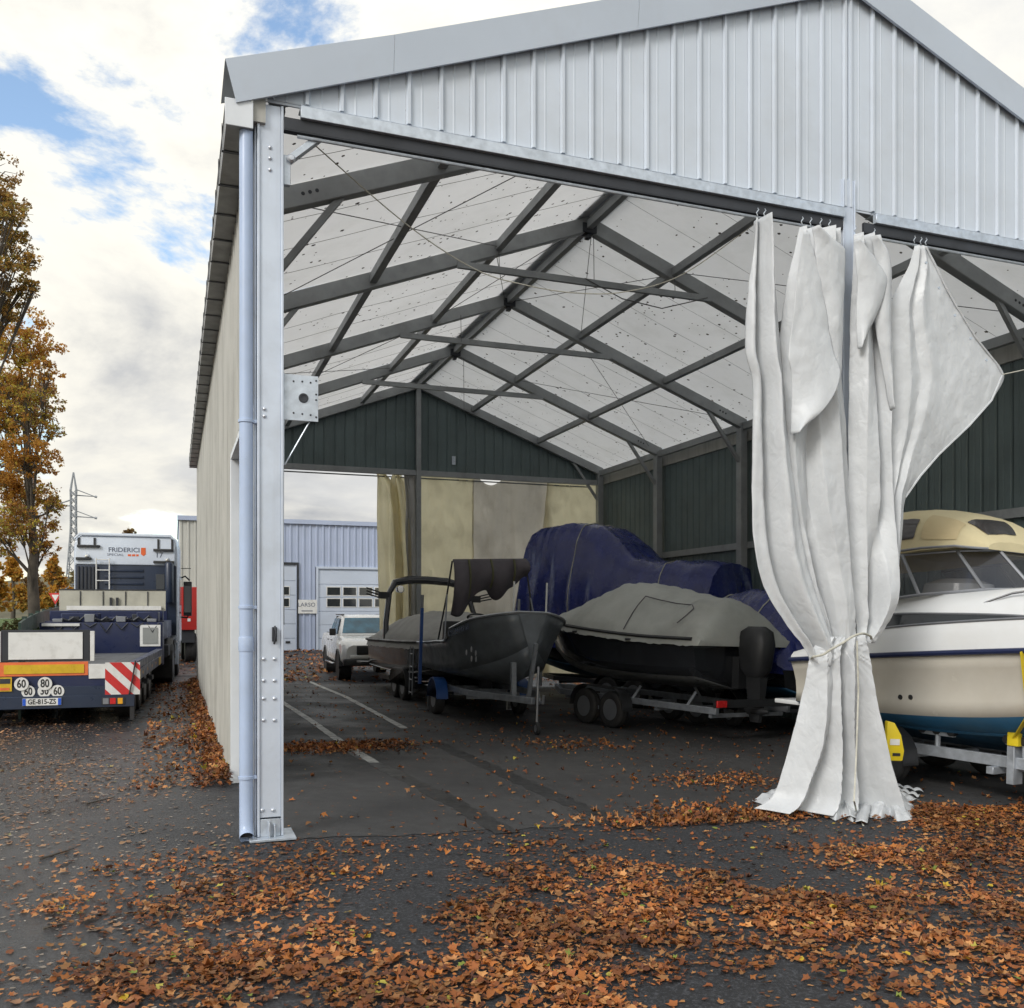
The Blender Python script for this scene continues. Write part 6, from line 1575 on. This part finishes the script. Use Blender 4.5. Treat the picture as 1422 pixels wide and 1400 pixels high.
YC = np.array([(.50,.34,.03),(.42,.36,.06),(.20,.24,.04)])
def place_leaves(pts, size, seed, wet=0., pale=0.):
    r = np.random.default_rng(seed); n = len(pts); pts = np.array(pts)
    shp = r.integers(0,3,n); base = np.stack([SHAPES[k][0] for k in range(3)])[shp]
    s = size*np.clip(np.exp(r.normal(-.05,.40,n)),.35,1.6); V = base*s[:,None,None]
    c1 = r.normal(.1,.7,n)[:,None]; c2 = r.normal(.7,.9,n)[:,None]
    x, y = V[:,:,0]/s[:,None], V[:,:,1]/s[:,None]
    flat = (1-wet)
    V[:,:,2] = s[:,None]*flat*(c1*x*x*.5+c2*y*y*1.1+.12*np.sin(x*6+c1*9)*y)
    tx, ty, az = r.normal(0,.25*flat+.03,n), r.normal(0,.25*flat+.03,n), r.random(n)*6.28
    def rot(V, a, i, j):
        c, q = np.cos(a)[:,None], np.sin(a)[:,None]; A, B = V[:,:,i].copy(), V[:,:,j].copy(); V[:,:,i] = A*c-B*q; V[:,:,j] = A*q+B*c
    rot(V, tx, 1, 2); rot(V, ty, 0, 2); rot(V, az, 0, 1)
    V[:,:,2] -= V[:,:,2].min(1)[:,None]; V += pts[:,None,:]
    col = LC[r.integers(0,len(LC),n)]*(.6+.85*r.random(n))[:,None]*(.92+.28*np.sin(pts[:,0]*3.1+np.sin(pts[:,1]*2.3)*2))[:,None]; yl = r.random(n) < .018; col[yl] = YC[r.integers(0,3,yl.sum())]
    col = col*(1-wet*.12); col = col*(1-pale)+np.array([.34,.24,.16])*pale
    return V, col
def fbm(x, y, s): return mnoise.noise((x*s, y*s, 1.7))+.55*mnoise.noise((x*s*2.3, y*s*2.3, 5.2))+.3*mnoise.noise((x*s*5, y*s*5, 8.1))
L_ = []
def scatter(n, x0, x1, y0, y1, prob, zadd=.004, pile=.0):
    out = []
    for _ in range(n):
        x = random.uniform(x0,x1); y = random.uniform(y0,y1); pr = prob(x,y)
        if random.random() < pr: out.append((x,y,gz(x,y)+zadd+random.random()*pile*pr))
    return out
def front(x, y):
    f = fbm(x, y, .55)+.33*sstep(-1.6,-3.2,y)
    side = sstep(-4.2,-.4,x)
    v = sstep(-.14,.34,f+.12*side)
    near = 1-.8*sstep(-2.2,-.5,y)*(1-sstep(4.2,5.2,x))
    v *= .30+.70*sstep(-.30,.22,fbm(x+9,y,1.5))
    return max(.035, v*(.45+.55*side)*near)
A = scatter(150000, -5, 9.5, -5.6, -.15, front, .005, .022)
A2 = scatter(8000, 4.2, 9.5, -1.6, .1, lambda x,y: .75*sstep(-.25,.25,fbm(x,y,.9)), .006, .04)
lane = scatter(52000, -6.5, -.25, -3, 22, lambda x,y: max(.10, .55*sstep(-.15,.45,fbm(x*1.1,y*.6,.9)))*(1-.3*sstep(10,20,y)))
wall = scatter(18000, -1.05, -.13, 2.3, 17, lambda x,y: (math.exp(-((x+.13)/.22)**2)+.10)*(.5+.5*sstep(-.4,.2,fbm(x,y,.6))), .006, .14)
g1, g2, g3, g4 = on_g(445,1040), on_g(520,1036), on_g(1010,1140), on_g(790,1035)
def blob(c, r, x, y, k=1.): return math.exp(-(((x-c.x)/r)**2+((y-c.y)/(r*k))**2))
ins = scatter(17000, .1, 10.6, -.1, 16.5, lambda x,y: .085+.65*blob(g1,.55,x,y,.5)+.6*blob(g2,.45,x,y,.4)+.55*blob(g3,.9,x,y,.6)+.12*blob(g4,1.4,x,y)+.35*blob(on_g(1010,1085),.7,x,y)+.10*sstep(.1,.5,fbm(x,y,.5)), .009, .01)
for c_, rx, ry, n_ in ((g1,.9,.55,1100),(g2,.8,.5,600),(g3,1.3,.8,1200),(on_g(1000,1085),1.0,.6,420),(on_g(800,1035),1.1,.7,220),(on_g(960,1145),1.1,.5,600)):
    for _ in range(n_):
        x, y = random.gauss(c_.x, rx*.5), random.gauss(c_.y, ry*.5)
        if .15 < x < 10.5 and y > -.3: ins.append((x, y, gz(x,y)+.009+random.random()*.012))
exit_ = scatter(13000, .3, 14, 16.8, 36.3, lambda x,y: .55*sstep(-.35,.25,fbm(x,y,.35))+.12, .006, .02)
farl = scatter(3000, -5, 0, 20, 36, lambda x,y: .5*sstep(-.3,.3,fbm(x,y,.4))+.1, .006, .02)
V1, c1 = place_leaves(A+A2, .0255, 1, .38); V2, c2 = place_leaves(lane, .025, 2, .6, .45); V3, c3 = place_leaves(wall, .034, 3); V4, c4 = place_leaves(ins, .028, 4); V5, c5 = place_leaves(exit_+farl, .070, 5, .3)
V = np.concatenate([V1,V2,V3,V4,V5]); cc_ = np.concatenate([c1,c2,c3,c4,c5])
cp_ = np.array(CAM); d_ = V[:,0,:]-cp_; dep_ = d_@np.array(FV); lat_ = d_@np.array(RV)
px_ = CXP+FPX*lat_/np.maximum(dep_,.1); py_ = HZ-FPX*d_[:,2]/np.maximum(dep_,.1)
vis = (dep_ > 1)&(px_ > 0)&(px_ < 1422)&(py_ < 1398)
order = np.argsort(np.where(vis, dep_, 1e9))[:300]
rest = np.ones(len(V), bool); rest[order] = False
FS = SHAPES[0][1]
lo = bpy.data.objects.new('fallen_leaves', leaf_mesh('fallen_leaves', V[rest], FS, cc_[rest], m_fall)); link(lo, ground); lo['kind'] = 'stuff'
for i in order:
    me = leaf_mesh('leaf', V[i:i+1]-V[i:i+1,:1], FS, cc_[i:i+1], m_fall); o = bpy.data.objects.new('leaf', me); o.location = V[i,0]; link(o, ground)
# crumbled bits of leaf trodden into the asphalt
fr_pts = scatter(52000, -6.5, 9.0, -5.4, 9.0, lambda x,y: (.75 if x < -.2 else (.55 if y < -.05 else .10))*(.35+.65*sstep(-.5,.3,fbm(x+3,y,.9))), .005)
r_ = np.random.default_rng(77); n_ = len(fr_pts); fp = np.array(fr_pts); a_ = r_.random(n_)*6.28; s0 = .004+.009*r_.random(n_)
Vf = np.zeros((n_,4,3))
for k in range(4):
    rr_ = s0*(.5+r_.random(n_)); t_ = a_+k*1.57+r_.normal(0,.3,n_); Vf[:,k,0] = fp[:,0]+rr_*np.cos(t_)*1.5; Vf[:,k,1] = fp[:,1]+rr_*np.sin(t_); Vf[:,k,2] = fp[:,2]+.004*r_.random(n_)
pf_ = LC[r_.integers(0,len(LC),n_)]*(.5+.9*r_.random(n_))[:,None]; pl_ = (fp[:,0] < -.2)&(r_.random(n_) < .6); pf_[pl_] = np.array([.36,.30,.24])*(.5+.8*r_.random(pl_.sum()))[:,None]  # lane bits made paler, wet shine put into their colour
fo_ = bpy.data.objects.new('leaf_fragments', leaf_mesh('leaf_fragments', Vf, [(0,1,2,3)], pf_, m_fall)); link(fo_, ground); fo_['kind'] = 'stuff'
# a few fallen twigs on the lane
for k, (a, c) in enumerate((((55,1195),(103,1180)),((120,1118),(160,1108)),((60,1292),(90,1285)))):
    A_, B_ = on_g(*a), on_g(*c); M_ = (A_+B_)/2+Vector((.03,.02,.0)); z = Vector((0,0,.01))
    MB().tube([A_+z, M_+z*1.3, B_+z], [.008,.006,.003], 5).build('twig', m_bark, ground)
